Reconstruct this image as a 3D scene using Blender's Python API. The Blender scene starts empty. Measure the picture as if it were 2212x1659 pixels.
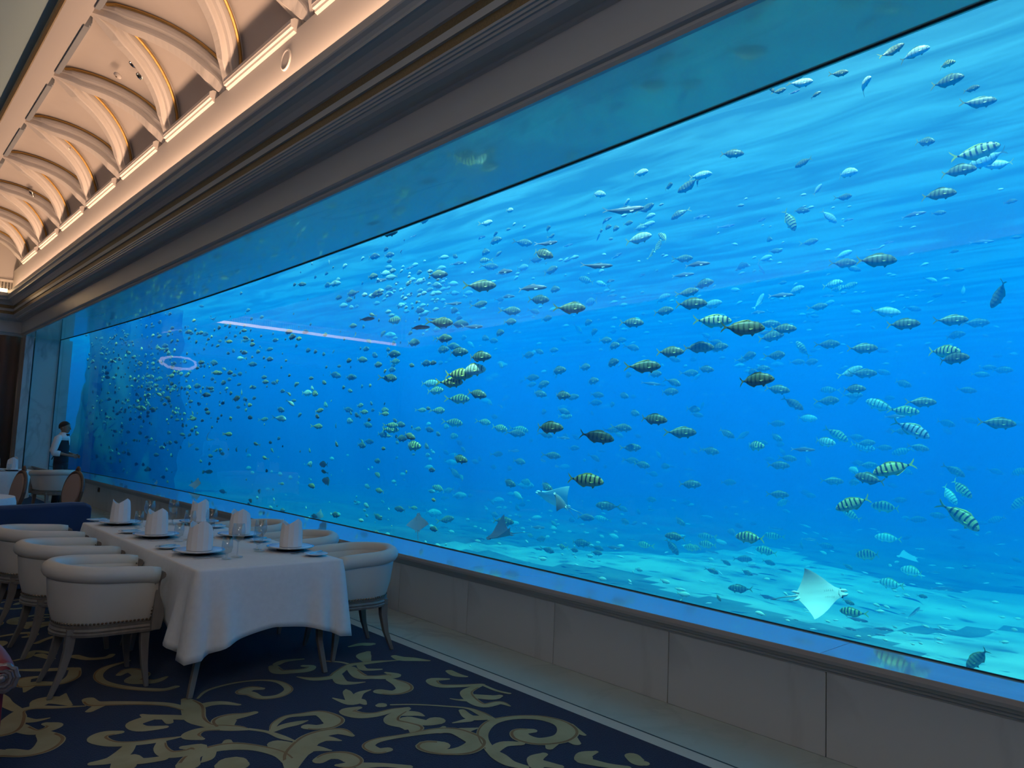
EXPOSURE = 0.0
SKY, SUN, COVE = 0.95, 15.8, 320.0
SCAT, SCAT_D = (0.0, 0.275, 1.0), 0.128
ABSC, ABS_D = (0.0, 0.757, 0.964), 0.33
import bpy, math, random
from math import sin, cos, pi, radians, atan2, sqrt
from mathutils import Vector, Matrix
random.seed(7)
S = bpy.context.scene
COL = S.collection
V = Vector

# ------------------------------------------------------------------ camera, world, sun, exposure
CAM_H, FPX = 1.55, 1585.0
YAW, PITCH, ROLL = radians(42.3), radians(4.95), radians(2.34)
FW = V((sin(YAW) * cos(PITCH), cos(YAW) * cos(PITCH), sin(PITCH)))
RT = FW.cross(V((0, 0, 1))).normalized()
UP = RT.cross(FW)
RT, UP = cos(ROLL) * RT + sin(ROLL) * UP, -sin(ROLL) * RT + cos(ROLL) * UP
CP = V((0, 0, CAM_H))
cam = bpy.data.cameras.new('camera')
cam.sensor_width = 36.0
cam.lens = FPX * 36.0 / 2212.0
cam.clip_start, cam.clip_end = 0.05, 300
co = bpy.data.objects.new('camera', cam)
COL.objects.link(co)
m = Matrix((RT, UP, -FW)).transposed().to_4x4()
m.translation = CP
co.matrix_world = m
S.camera = co

def ray(x, y):
    return FW + RT * ((x - 1106) / FPX) - UP * ((y - 829.5) / FPX)
def at(x, y, depth):
    return CP + ray(x, y) * depth

S.view_settings.view_transform = 'Standard'
S.view_settings.look = 'None'
S.view_settings.gamma = 1.0
S.view_settings.exposure = EXPOSURE
S.view_settings.use_curve_mapping = False
S.cycles.max_bounces = 6
S.cycles.diffuse_bounces = 3
S.cycles.glossy_bounces = 3
S.cycles.transmission_bounces = 3
S.cycles.transparent_max_bounces = 12
S.cycles.volume_bounces = 1
S.cycles.caustics_reflective = False
S.cycles.caustics_refractive = False
S.cycles.sample_clamp_indirect = 3.0
S.cycles.use_denoising = True

w = bpy.data.worlds.new('daylight_sky')
S.world = w
w.use_nodes = True
bg = w.node_tree.nodes['Background']
bg.inputs[0].default_value = (0.22, 0.80, 1.0, 1)
bg.inputs[1].default_value = SKY

def light(name, kind, loc, energy, color, rot=None, target=None, size=None, sizey=None, label=None):
    d = bpy.data.lights.new(name, kind)
    d.energy, d.color = energy, color
    if size:
        if kind == 'SUN': d.angle = size
        else:
            d.size = size
            if sizey: d.shape, d.size_y = 'RECTANGLE', sizey
    o = bpy.data.objects.new(name, d)
    COL.objects.link(o)
    o.location = loc
    if target is not None:
        o.rotation_euler = (V(target) - V(loc)).to_track_quat('-Z', 'Y').to_euler()
    if rot: o.rotation_euler = rot
    return o
# daylight enters the tank from above, over the roof of the building
light('sun', 'SUN', (10, 0, 20), SUN, (1.0, 0.97, 0.9), target=(10 + 4.2, 1.0, 20 - 13.5), size=radians(3))
WARM = (1.0, 0.60, 0.37)
# warm cove strip behind the window cornice; the left strip is added fill
light('cove_or_fill_light', 'AREA', (3.04, 9.6, 4.97), COVE, WARM, rot=(pi, 0, 0), size=0.1, sizey=27)
light('cove_or_fill_light', 'AREA', (-4.95, 9.6, 5.02), COVE * 0.35, WARM, rot=(pi, 0, 0), size=0.1, sizey=26)

# fill light added behind the camera to brighten table, chairs and low wall
light('fill_light', 'AREA', (-2.6, -3.0, 5.4), 60.0, (0.98, 0.94, 0.92), target=(1.6, 6.5, 0.3), size=2.2, sizey=2.2)
# ------------------------------------------------------------------ helpers
def tag(o, label=None, cat=None, group=None, kind=None):
    if label: o['label'] = label
    if cat: o['category'] = cat
    if group: o['group'] = group
    if kind: o['kind'] = kind
    return o

def empty(name, loc=(0, 0, 0), rz=0, label=None, cat=None, group=None, kind=None):
    o = bpy.data.objects.new(name, None)
    COL.objects.link(o)
    o.location = loc
    o.rotation_euler = (0, 0, rz)
    o.empty_display_size = 0.1
    return tag(o, label, cat, group, kind)

class MB:
    def __init__(s):
        s.v, s.f, s.m = [], [], []
    def add(s, vs, fs, mi=0):
        n = len(s.v)
        s.v += [tuple(p) for p in vs]
        s.f += [tuple(i + n for i in f) for f in fs]
        s.m += [mi] * len(fs)
    def box(s, x0, y0, z0, x1, y1, z1, mi=0):
        s.add([(x0, y0, z0), (x1, y0, z0), (x1, y1, z0), (x0, y1, z0), (x0, y0, z1), (x1, y0, z1), (x1, y1, z1), (x0, y1, z1)],
              [(0, 3, 2, 1), (4, 5, 6, 7), (0, 1, 5, 4), (1, 2, 6, 5), (2, 3, 7, 6), (3, 0, 4, 7)], mi)
    def rings(s, rings, mi=0, closed=True, cap0=True, cap1=True):
        k = len(rings[0])
        vs = [p for r in rings for p in r]
        fs = []
        for i in range(len(rings) - 1):
            for j in range(k if closed else k - 1):
                a, b = i * k + j, i * k + (j + 1) % k
                fs.append((a, b, b + k, a + k))
        if closed and cap0: fs.append(tuple(range(k - 1, -1, -1)))
        if closed and cap1: fs.append(tuple((len(rings) - 1) * k + j for j in range(k)))
        s.add(vs, fs, mi)
    def lathe(s, prof, n=20, c=(0, 0, 0), mi=0, sx=1, sy=1):
        s.rings([[(c[0] + r * cos(2 * pi * j / n) * sx, c[1] + r * sin(2 * pi * j / n) * sy, c[2] + z) for j in range(n)] for r, z in prof], mi)
    def tube(s, pts, rad, n=8, mi=0, caps=True):
        pts = [V(p) for p in pts]
        if not hasattr(rad, '__len__'): rad = [rad] * len(pts)
        rings = []
        ref = None
        for i, p in enumerate(pts):
            t = (pts[min(i + 1, len(pts) - 1)] - pts[max(i - 1, 0)]).normalized()
            if ref is None:
                ref = t.orthogonal().normalized()
            ref = (ref - t * ref.dot(t)).normalized()
            b = t.cross(ref)
            rings.append([p + ref * (rad[i] * cos(2 * pi * j / n)) + b * (rad[i] * sin(2 * pi * j / n)) for j in range(n)])
        s.rings(rings, mi, cap0=caps, cap1=caps)
    def build(s, name, mats, parent=None, smooth=False, bevel=0, sub=0, label=None, kind=None):
        me = bpy.data.meshes.new(name)
        me.from_pydata(s.v, [], s.f)
        if not isinstance(mats, (list, tuple)): mats = [mats]
        for mm in mats: me.materials.append(mm)
        me.polygons.foreach_set('material_index', s.m)
        if smooth: me.polygons.foreach_set('use_smooth', [True] * len(s.f))
        me.update()
        o = bpy.data.objects.new(name, me)
        COL.objects.link(o)
        if parent: o.parent = parent
        if bevel:
            b = o.modifiers.new('b', 'BEVEL'); b.width = bevel; b.segments = 2; b.limit_method = 'ANGLE'
        if sub:
            b = o.modifiers.new('s', 'SUBSURF'); b.levels = b.render_levels = sub
        if label: o['label'] = label
        if kind: o['kind'] = kind
        return o

def copy_tree(o, parent=None):
    kids = [c for c in o.children]
    c = o.copy()
    COL.objects.link(c)
    if parent: c.parent = parent
    for k in kids: copy_tree(k, c)
    return c

def spline(pts, n=6):
    """Catmull-Rom through tuples of any length"""
    out = []
    P = [pts[0]] + list(pts) + [pts[-1]]
    for i in range(1, len(P) - 2):
        for k in range(n):
            t = k / n
            out.append(tuple(0.5 * ((2 * b) + (-a + c) * t + (2 * a - 5 * b + 4 * c - d) * t * t + (-a + 3 * b - 3 * c + d) * t ** 3)
                             for a, b, c, d in zip(P[i - 1], P[i], P[i + 1], P[i + 2])))
    out.append(tuple(pts[-1]))
    return out

# ------------------------------------------------------------------ materials
def mat(name, col, rough=0.6, metal=0.0, spec=0.5, noise=None, bump=None, coat=0, col2=None, nscale=4.0, stretch=None, sheen=0):
    m = bpy.data.materials.new(name)
    m.use_nodes = True
    nt = m.node_tree
    b = nt.nodes['Principled BSDF']
    b.inputs['Base Color'].default_value = (*col, 1)
    b.inputs['Roughness'].default_value = rough
    b.inputs['Metallic'].default_value = metal
    b.inputs['Specular IOR Level'].default_value = spec
    if coat: b.inputs['Coat Weight'].default_value = coat; b.inputs['Coat Roughness'].default_value = 0.04
    if sheen: b.inputs['Sheen Weight'].default_value = sheen
    if col2 or bump:
        tc = nt.nodes.new('ShaderNodeTexCoord')
        mp = nt.nodes.new('ShaderNodeMapping')
        nt.links.new(tc.outputs['Object'], mp.inputs[0])
        if stretch: mp.inputs['Scale'].default_value = stretch
        n = nt.nodes.new('ShaderNodeTexNoise')
        n.inputs['Scale'].default_value = nscale
        n.inputs['Detail'].default_value = 5
        nt.links.new(mp.outputs[0], n.inputs['Vector'])
        if col2:
            r = nt.nodes.new('ShaderNodeValToRGB')
            r.color_ramp.elements[0].position, r.color_ramp.elements[1].position = noise or (0.35, 0.7)
            r.color_ramp.elements[0].color, r.color_ramp.elements[1].color = (*col, 1), (*col2, 1)
            nt.links.new(n.outputs[0], r.inputs[0])
            nt.links.new(r.outputs[0], b.inputs['Base Color'])
        if bump:
            bp = nt.nodes.new('ShaderNodeBump')
            bp.inputs['Strength'].default_value = bump
            bp.inputs['Distance'].default_value = 0.02
            nt.links.new(n.outputs[0], bp.inputs['Height'])
            nt.links.new(bp.outputs[0], b.inputs['Normal'])
    return m

def marble(name, base, vein, rough=0.25, coat=0.0, scale=1.2, rot=(0, 0, 0), str_=(1, 1, 1), spec=0.5):
    m = mat(name, base, rough, coat=coat, spec=spec)
    nt = m.node_tree
    b = nt.nodes['Principled BSDF']
    tc = nt.nodes.new('ShaderNodeTexCoord')
    mp = nt.nodes.new('ShaderNodeMapping')
    mp.inputs['Rotation'].default_value = rot
    mp.inputs['Scale'].default_value = str_
    nt.links.new(tc.outputs['Object'], mp.inputs[0])
    n1 = nt.nodes.new('ShaderNodeTexNoise'); n1.inputs['Scale'].default_value = scale; n1.inputs['Detail'].default_value = 8; n1.inputs['Distortion'].default_value = 1.4
    nt.links.new(mp.outputs[0], n1.inputs['Vector'])
    mth = nt.nodes.new('ShaderNodeMath'); mth.operation = 'SUBTRACT'; mth.inputs[1].default_value = 0.5
    ab = nt.nodes.new('ShaderNodeMath'); ab.operation = 'ABSOLUTE'
    nt.links.new(n1.outputs[0], mth.inputs[0]); nt.links.new(mth.outputs[0], ab.inputs[0])
    r = nt.nodes.new('ShaderNodeValToRGB')
    r.color_ramp.elements[0].position = 0.0; r.color_ramp.elements[0].color = (*vein, 1)
    r.color_ramp.elements[1].position = 0.06; r.color_ramp.elements[1].color = (*base, 1)
    nt.links.new(ab.outputs[0], r.inputs[0])
    n2 = nt.nodes.new('ShaderNodeTexNoise'); n2.inputs['Scale'].default_value = scale * 0.6; n2.inputs['Detail'].default_value = 3
    nt.links.new(mp.outputs[0], n2.inputs['Vector'])
    mx = nt.nodes.new('ShaderNodeMix'); mx.data_type = 'RGBA'
    rr = nt.nodes.new('ShaderNodeMapRange'); rr.inputs['From Min'].default_value = 0.42; rr.inputs['From Max'].default_value = 0.62
    nt.links.new(n2.outputs[0], rr.inputs[0]); nt.links.new(rr.outputs[0], mx.inputs[0])
    mx.inputs[6].default_value = (*base, 1)
    nt.links.new(r.outputs[0], mx.inputs[7])
    nt.links.new(mx.outputs[2], b.inputs['Base Color'])
    return m

def glassmat(name, tint=(1, 1, 1), ior=1.5, rough=0.0, maxf=1.0):
    """clear sheet: straight-through transmission with a Fresnel reflection on faces turned outward"""
    m = bpy.data.materials.new(name)
    m.use_nodes = True
    nt = m.node_tree
    nt.nodes.clear()
    out = nt.nodes.new('ShaderNodeOutputMaterial')
    tr = nt.nodes.new('ShaderNodeBsdfTransparent'); tr.inputs[0].default_value = (*tint, 1)
    gl = nt.nodes.new('ShaderNodeBsdfGlossy'); gl.inputs['Roughness'].default_value = rough
    fr = nt.nodes.new('ShaderNodeFresnel'); fr.inputs[0].default_value = ior
    ge = nt.nodes.new('ShaderNodeNewGeometry')
    inv = nt.nodes.new('ShaderNodeMath'); inv.operation = 'SUBTRACT'; inv.inputs[0].default_value = 1.0
    nt.links.new(ge.outputs['Backfacing'], inv.inputs[1])
    mu = nt.nodes.new('ShaderNodeMath'); mu.operation = 'MULTIPLY'
    nt.links.new(fr.outputs[0], mu.inputs[0]); nt.links.new(inv.outputs[0], mu.inputs[1])
    mn = nt.nodes.new('ShaderNodeMath'); mn.operation = 'MULTIPLY'; mn.inputs[1].default_value = maxf
    nt.links.new(mu.outputs[0], mn.inputs[0])
    mx = nt.nodes.new('ShaderNodeMixShader')
    nt.links.new(mn.outputs[0], mx.inputs[0]); nt.links.new(tr.outputs[0], mx.inputs[1]); nt.links.new(gl.outputs[0], mx.inputs[2])
    nt.links.new(mx.outputs[0], out.inputs[0])
    return m

def emit(name, col, s):
    m = bpy.data.materials.new(name)
    m.use_nodes = True
    b = m.node_tree.nodes['Principled BSDF']
    b.inputs['Base Color'].default_value = (*col, 1)
    b.inputs['Emission Color'].default_value = (*col, 1)
    b.inputs['Emission Strength'].default_value = s
    return m

M = {}
M['marble'] = marble('cream_marble', (0.55, 0.57, 0.58), (0.34, 0.35, 0.36), 0.4, scale=1.1, str_=(1, 1.2, 0.5), rot=(0.5, 0, 0))
M['marble_soffit'] = marble('polished_cream_marble', (0.90, 0.95, 0.80), (0.76, 0.80, 0.68), 0.16, scale=0.9, str_=(1.6, 0.25, 1), spec=1.0, coat=1.0)
M['marble_ledge'] = marble('polished_ledge_marble', (0.66, 0.68, 0.64), (0.54, 0.56, 0.53), 0.06, scale=0.9, str_=(1, 0.4, 1), spec=1.0, coat=1.0)
M['marble_floor'] = marble('floor_marble', (0.44, 0.54, 0.53), (0.37, 0.46, 0.45), 0.22, scale=1.4)
M['trim_stone'] = mat('moulding_stone', (0.36, 0.35, 0.35), 0.35, col2=(0.42, 0.41, 0.41), nscale=3, stretch=(1, 0.2, 1))
M['cornice'] = mat('cornice_plaster', (0.52, 0.55, 0.58), 0.36, col2=(0.46, 0.48, 0.50), nscale=2, stretch=(1, 0.1, 1), spec=0.6)
M['gold_band'] = mat('dull_gold_band', (0.26, 0.19, 0.09), 0.45, metal=0.3, col2=(0.18, 0.13, 0.07), nscale=60)
M['plaster'] = mat('cream_plaster', (0.70, 0.66, 0.63), 0.65)
M['panel'] = mat('coffer_panel', (0.62, 0.57, 0.54), 0.7, col2=(0.65, 0.60, 0.57), nscale=2)
M['crown'] = mat('blue_lit_moulding', (0.30, 0.33, 0.37), 0.6)  # crown bars: the window's blue light is put into this grey
M['gold'] = mat('gold_bead', (0.62, 0.38, 0.12), 0.35, metal=0.8)
M['ceil_blue'] = mat('ceiling_paint', (0.46, 0.64, 0.68), 0.8)
M['dark_metal'] = mat('dark_grille', (0.10, 0.07, 0.05), 0.6)
M['black'] = mat('black_seal', (0.02, 0.05, 0.07), 0.6)
M['carpet'] = mat('navy_carpet', (0.010, 0.022, 0.060), 0.95, spec=0.1, col2=(0.016, 0.032, 0.080), nscale=120, bump=0.4, sheen=0.1)
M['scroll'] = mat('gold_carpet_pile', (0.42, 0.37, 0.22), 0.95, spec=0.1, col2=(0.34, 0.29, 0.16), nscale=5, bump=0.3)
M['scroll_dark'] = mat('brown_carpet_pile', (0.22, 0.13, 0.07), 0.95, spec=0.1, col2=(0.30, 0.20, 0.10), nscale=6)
M['curtain'] = mat('brown_curtain', (0.10, 0.075, 0.07), 0.9, sheen=0.3)
M['cream_leather'] = mat('cream_leather', (0.66, 0.62, 0.55), 0.42, col2=(0.60, 0.56, 0.50), nscale=3, bump=0.08)
M['grey_wood'] = mat('grey_painted_wood', (0.22, 0.20, 0.18), 0.45, col2=(0.17, 0.15, 0.14), nscale=6, stretch=(4, 4, 1))
M['red_wood'] = mat('red_brown_wood', (0.15, 0.08, 0.05), 0.4, col2=(0.10, 0.055, 0.04), nscale=6, stretch=(4, 4, 1))
M['nail'] = mat('antique_nail', (0.16, 0.12, 0.09), 0.35, metal=0.8)
M['cloth'] = mat('white_tablecloth', (0.78, 0.78, 0.78), 0.85, col2=(0.74, 0.74, 0.74), nscale=30, bump=0.05)
M['napkin'] = mat('white_napkin', (0.84, 0.80, 0.78), 0.85)
M['porcelain'] = mat('white_porcelain', (0.78, 0.80, 0.82), 0.15)
M['charger'] = mat('silver_charger_rim', (0.50, 0.55, 0.58), 0.12, metal=0.6)
M['darkfoot'] = mat('black_plate_foot', (0.02, 0.02, 0.025), 0.3)
M['steel'] = mat('steel_cutlery', (0.55, 0.55, 0.55), 0.2, metal=1)
M['velvet_blue'] = mat('blue_velvet', (0.012, 0.045, 0.13), 0.85, sheen=0.1, col2=(0.010, 0.035, 0.10), nscale=3)
M['velvet_red'] = mat('red_velvet', (0.20, 0.010, 0.02), 0.5, sheen=0.1)
M['silver'] = mat('silver_leaf', (0.26, 0.22, 0.22), 0.35, metal=0.6)
M['pink_fabric'] = mat('tan_upholstery', (0.42, 0.30, 0.25), 0.8)
M['skin'] = mat('skin', (0.30, 0.18, 0.13), 0.6)
M['hair'] = mat('black_hair', (0.012, 0.010, 0.010), 0.6)
M['shirt'] = mat('white_shirt', (0.75, 0.76, 0.80), 0.8)
M['vest'] = mat('navy_waistcoat', (0.010, 0.014, 0.028), 0.8)
M['sand'] = mat('sunlit_sand', (0.56, 0.56, 0.54), 0.95, col2=(0.38, 0.39, 0.39), nscale=1.3, noise=(0.5, 0.75), bump=0.6)  # sunlit stretch of the seabed, sunlight put into a paler colour
M['sand_shade'] = mat('shadowed_sand', (0.15, 0.19, 0.21), 0.95, col2=(0.22, 0.26, 0.28), nscale=1.6, bump=0.8)  # same seabed in cast shadow, the shade put into a darker colour
M['tankwall'] = mat('tank_wall', (0.05, 0.20, 0.36), 0.95, col2=(0.03, 0.12, 0.24), nscale=0.3)
M['rock'] = mat('algae_rock', (0.05, 0.10, 0.05), 0.95, col2=(0.10, 0.16, 0.08), nscale=1.2, bump=1.0)
M['coral'] = mat('pale_green_coral', (0.30, 0.50, 0.34), 0.95, col2=(0.18, 0.34, 0.24), nscale=2.0, bump=1.0)
M['pane'] = glassmat('acrylic_pane', (0.95, 0.99, 1.0), 1.40)
M['glass'] = glassmat('clear_glass', (0.90, 0.93, 0.94), 2.0, 0.02)
M['crystal'] = emit('lit_crystal', (1.0, 0.80, 0.70), 1.3)
M['strip'] = emit('cove_tube', (1.0, 0.66, 0.34), 5.0)
M['lens'] = mat('downlight_chrome', (0.8, 0.75, 0.7), 0.15, metal=1)
M['dark'] = mat('dark_opening', (0.02, 0.015, 0.012), 0.8)

# ------------------------------------------------------------------ tank: glass line
Y0, Y1 = -3.0, 23.3
def gx(y):                       # the big pane is a shallow arc
    return 4.62 - 0.0027 * (min(y, 24) - 12.5) ** 2
def grow(y0, y1, n):
    return [y0 + (y1 - y0) * i / n for i in range(n + 1)]

win = empty('window_1', (0, 0, 0), kind='structure')
tag(win, 'huge curved acrylic viewing window of the aquarium')
b = MB()
ys = grow(Y0, Y1, 40)
b.rings([[(gx(y), y, 0.54), (gx(y) + 0.03, y, 0.54), (gx(y) + 0.03, y, 4.0), (gx(y), y, 4.0)] for y in ys])
b.build('pane', M['pane'], win)
for z0, z1 in ((0.54, 0.547), (3.988, 4.0)):
    b = MB()
    b.rings([[(gx(y) - 0.012, y, z0), (gx(y) - 0.001, y, z0), (gx(y) - 0.001, y, z1), (gx(y) - 0.012, y, z1)] for y in ys])
    b.build('seal_strip', M['black'], win)
b = MB(); b.box(gx(Y1) - 0.02, Y1 - 0.02, 0.54, gx(Y1) - 0.002, Y1, 4.0); b.build('seal_strip', M['black'], win)

# low wall under the window, clad in marble slabs one metre wide
wl = empty('wall_right', (0, 0, 0), kind='structure')
b = MB()
b.rings([[(3.99, y, -0.02), (gx(y) + 0.034, y, -0.7), (gx(y) + 0.034, y, 0.50), (3.99, y, 0.50)] for y in grow(-4.5, Y1 + 1.5, 30)])
b.build('core', M['marble'], wl)
ref = None
for k in range(-5, 22):
    y0 = 1.797 + k
    if ref is None:
        b = MB(); b.box(3.966, 0.003, 0.0, 3.99, 0.997, 0.455)
        ref = b.build('marble_slab', M['marble'], wl, bevel=0.002)
        ref.location.y = y0
    else:
        c = ref.copy(); COL.objects.link(c); c.location.y = y0
ps = ray(213, 1058) * (3.955 / ray(213, 1058).x) + CP
t = empty('wall_socket', ps, 0, 'tiny dark socket plate on the low marble wall behind the wooden chair', 'socket')
b = MB(); b.box(-0.008, -0.05, -0.045, 0.011, 0.05, 0.045); b.build('plate', M['dark_metal'], t, bevel=0.003)
b = MB(); b.box(-0.012, -0.03, -0.015, -0.008, 0.03, 0.015); b.build('cover', M['steel'], t)
# moulded nosing below the ledge
b = MB()
prof = [(3.985, 0.43), (3.962, 0.435), (3.958, 0.448), (3.945, 0.452), (3.94, 0.47), (3.925, 0.474), (3.915, 0.49), (3.90, 0.497), (3.895, 0.515), (3.898, 0.538), (3.985, 0.50)]
b.rings([[(x, y, z) for x, z in prof] for y in (Y0 - 1.5, Y1)])
tag(b.build('trim_1', M['trim_stone']), 'brown stone nosing along the front edge of the window ledge', kind='structure')
led = empty('sill', (0, 0, 0), kind='structure')
tag(led, 'polished marble ledge in front of the aquarium glass')
for k in range(-2, 9):
    y0 = 1.8 + 3.0 * k
    b = MB(); ya, yb = y0 + 0.002, min(y0 + 2.998, Y1)
    if ya >= Y1: break
    b.rings([[(3.90, y, 0.505), (gx(y), y, 0.505), (gx(y), y, 0.54), (3.90, y, 0.54)] for y in grow(ya, yb, 4)])
    b.build('ledge_slab', M['marble_ledge'], led)

# ------------------------------------------------------------------ wall above the window
wu = empty('wall_above_window', (0, 0, 0), kind='structure')
b = MB()
b.rings([[(3.47, y, 4.0), (gx(y) + 0.034, y, 4.0), (gx(y) + 0.034, y, 6.7), (3.47, y, 6.7)] for y in grow(-4.5, 23.3, 30)])
b.build('soffit', M['marble_soffit'], wu)
b = MB()   # building rising above the tank: shades the water next to the glass
b.box(3.5, 3.4, 6.7, 4.35, 60, 7.3)
b.box(3.5, -5, 6.7, 4.35, 3.4, 7.2)
b.build('parapet', M['marble'], wu)

# cornice: profile swept along the window wall, mitred round on to the end wall
PR = [(3.47, 4.0), (3.44, 4.0), (3.425, 4.022), (3.43, 4.047), (3.40, 4.055), (3.385, 4.072), (3.385, 4.375), (3.36, 4.385), (3.345, 4.397),
      (3.30, 4.398), (3.24, 4.405), (3.205, 4.425), (3.19, 4.45), (3.175, 4.452), (3.17, 4.47), (3.155, 4.472), (3.15, 4.49), (3.135, 4.493), (3.13, 4.51)]
PG2 = [(3.13, 4.51), (3.13, 4.586)]
PL = [(3.13, 4.586), (3.11, 4.59), (3.11, 4.655)]
PG1 = [(3.11, 4.655), (3.12, 4.665), (3.12, 4.739)]
PT = [(3.12, 4.739), (3.10, 4.745), (3.085, 4.765), (3.06, 4.795), (3.02, 4.825), (2.97, 4.842), (2.95, 4.845), (2.945, 4.87), (2.93, 4.90), (2.905, 4.925), (2.90, 4.94), (2.90, 5.02), (2.925, 5.03), (2.95, 5.02), (2.97, 4.955), (3.12, 4.95)]
YE = 23.55                        # reference plane of the end wall
def sweep(pf):
    R_ = []
    R_.append([(x, -4.0, z) for x, z in pf])
    R_.append([(x, YE - (3.47 - x) * 1.35, z) for x, z in pf])
    R_.append([(-5.2, YE - (3.47 - x) * 1.35, z) for x, z in pf])
    b = MB()
    b.rings(R_, closed=False)
    return b
cor = empty('trim_2', (0, 0, 0), kind='structure')
tag(cor, 'deep stepped cornice running above the aquarium window')
sweep(PR).build('lower_moulding', M['cornice'], cor)
sweep(PG2).build('gold_band', M['gold_band'], cor, label='dull gold band')
sweep(PL).build('fillet', M['cornice'], cor)
sweep(PG1).build('gold_band', M['gold_band'], cor, label='dull gold band')
sweep(PT).build('upper_moulding', M['cornice'], cor)

# reveal and pilaster closing the far end of the window
wf = empty('wall_reveal', (0, 0, 0), kind='structure')
tag(wf, 'stepped marble reveal at the far end of the window')
b = MB()
b.box(3.47, 23.15, 0.0, 3.66, 23.75, 4.0)
b.build('pilaster', M['marble'], wf)
b = MB()
b.box(3.72, 23.32, 0.0, 4.6, 23.75, 4.0)
b.box(3.66, 23.55, 0.0, 3.72, 23.75, 4.0)
b.build('reveal_slab', M['marble'], wf)

# end wall
we = empty('wall_end', (0, 0, 0), kind='structure')
b = MB(); b.box(-5.3, 23.75, 0.0, 4.6, 24.0, 4.2); b.box(-5.3, 23.7, 4.0, 3.5, 24.0, 7.0)
b.build('plaster_face', M['plaster'], we)
b = MB(); b.box(-5.2, 23.55, 4.95, 3.12, 23.7, 5.12); b.build('ledge', M['plaster'], we)
b = MB(); b.box(-5.0, 23.50, 5.12, 3.0, 23.56, 5.23); b.build('light_tube', M['strip'], we, label='glowing warm light strip')
b = MB(); b.box(-5.0, 23.68, 5.24, 3.12, 23.70, 5.44, 0)
for i in range(110):
    x = -5.0 + i * 0.074; b.box(x, 23.655, 5.24, x + 0.03, 23.68, 5.44, 1)
for i in range(5):
    b.box(-5.0, 23.65, 5.25 + i * 0.04, 3.12, 23.656, 5.262 + i * 0.04, 1)
g = b.build('vent_grille', [M['dark'], M['trim_stone']], we, label='brown vent grille'); g['kind'] = 'stuff'
b = MB(); b.box(-5.2, 23.60, 5.44, 3.12, 23.7, 5.50); b.build('sill_bar', M['plaster'], we)
# dark pleated curtain below the end cornice
b = MB()
rings = []
for z in (0.02, 4.0):
    rings.append([(-5.2 + i * 0.045, 23.66 + 0.03 * sin(i * 1.15) + 0.012 * sin(i * 0.43), z) for i in range(193)])
b.rings(rings, closed=False)
o = b.build('curtain', M['curtain'], smooth=True)
tag(o, 'dark brown floor-length curtain covering the end wall', 'curtain')
sm = o.modifiers.new('t', 'SOLIDIFY'); sm.thickness = 0.01

# other walls (behind and left of the camera)
b = MB(); b.box(-5.4, -4.4, 0, -5.2, 24, 7.0); o = b.build('wall_left', M['plaster']); o['kind'] = 'structure'
b = MB(); b.box(-5.4, -4.6, 0, 4.6, -4.4, 7.0); o = b.build('wall_back', M['plaster']); o['kind'] = 'structure'

b = MB(); b.rings([[(x, y, z) for x, z in ((-5.2, 4.5), (-4.9, 4.55), (-4.75, 4.8), (-4.62, 4.9), (-4.62, 5.25), (-4.66, 5.25), (-4.75, 4.98), (-5.2, 4.98))] for y in (-4.4, 23)])  # added trough whose lip hides the left strip light from the pane
tag(b.build('added_light_trough', M['cornice']), kind='structure')
# ------------------------------------------------------------------ ceiling
ce = empty('ceiling', (0, 0, 0), kind='structure')
b = MB()
b.rings([[(3.12, y, 4.95), (3.12, y, 5.76), (3.47, y, 5.76), (3.47, y, 4.95)] for y in (-4.4, 23.7)])
b.build('frieze', M['plaster'], ce)
def vault(th, n=0.0):
    return V((1.85 + (1.27 - n) * cos(th), 0, 5.76 + (0.92 - n) * sin(th)))
b = MB()
b.rings([[V((p.x, y, p.z)) for p in [vault(pi / 2 * i / 16, -0.14) for i in range(17)]] for y in grow(-4.4, 23.7, 24)], closed=False)
b.build('vault_panel', M['panel'], ce, smooth=True)
b = MB()
b.box(1.56, -4.4, 6.68, 1.85, 23.7, 6.84)
b.build('ceiling_border', M['plaster'], ce)
b = MB(); b.tube([(1.545, -4.4, 6.72), (1.545, 23.7, 6.72)], 0.045, 8); b.build('gold_line', M['gold_band'], ce, label='thin gold line')
b = MB(); b.box(-5.4, -4.6, 6.78, 1.56, 24, 7.0); b.box(1.56, -4.6, 6.90, 3.6, 24, 7.0); b.build('flat_ceiling', M['ceil_blue'], ce)
YA0, YB0, PER = 10.10, 8.978, 2.249
def rib(ya, yb):
    N = 22
    path, nor = [], []
    for i in range(N + 1):
        th = pi / 2 * i / N
        p = vault(th); p.y = yb + (ya - yb) * (i / N)
        path.append(p); nor.append(V((-cos(th), 0, -sin(th))).normalized())
    sec = [(-0.175, -0.15), (-0.175, -0.03), (-0.155, 0.0), (-0.095, 0.004), (-0.085, 0.055), (-0.07, 0.07), (0.07, 0.07), (0.085, 0.055), (0.095, 0.004), (0.155, 0.0), (0.175, -0.03), (0.175, -0.15)]
    rings, gl, gr = [], [], []
    for i, p in enumerate(path):
        t = (path[min(i + 1, N)] - path[max(i - 1, 0)]).normalized()
        n = nor[i]; bb = t.cross(n).normalized()
        wd = min(1.0, 0.25 + i / N * 7, 0.35 + (N - i) / N * 5)
        dd = 0.11 * (1 - min(1.0, i / N * 4.5, (N - i) / N * 5))
        rings.append([p + bb * (s * wd) + n * (d - dd) for s, d in sec])
        gl.append(p + bb * (0.195 * wd) + n * -0.10); gr.append(p - bb * (0.195 * wd) + n * -0.10)
    b = MB(); b.rings(rings)
    o = b.build('vault_rib', M['plaster'], ce)
    for g in (gl, gr):
        b = MB(); b.tube(g[1:-2], 0.020, 6); b.build('gold_bead', M['gold'], o)
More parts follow.
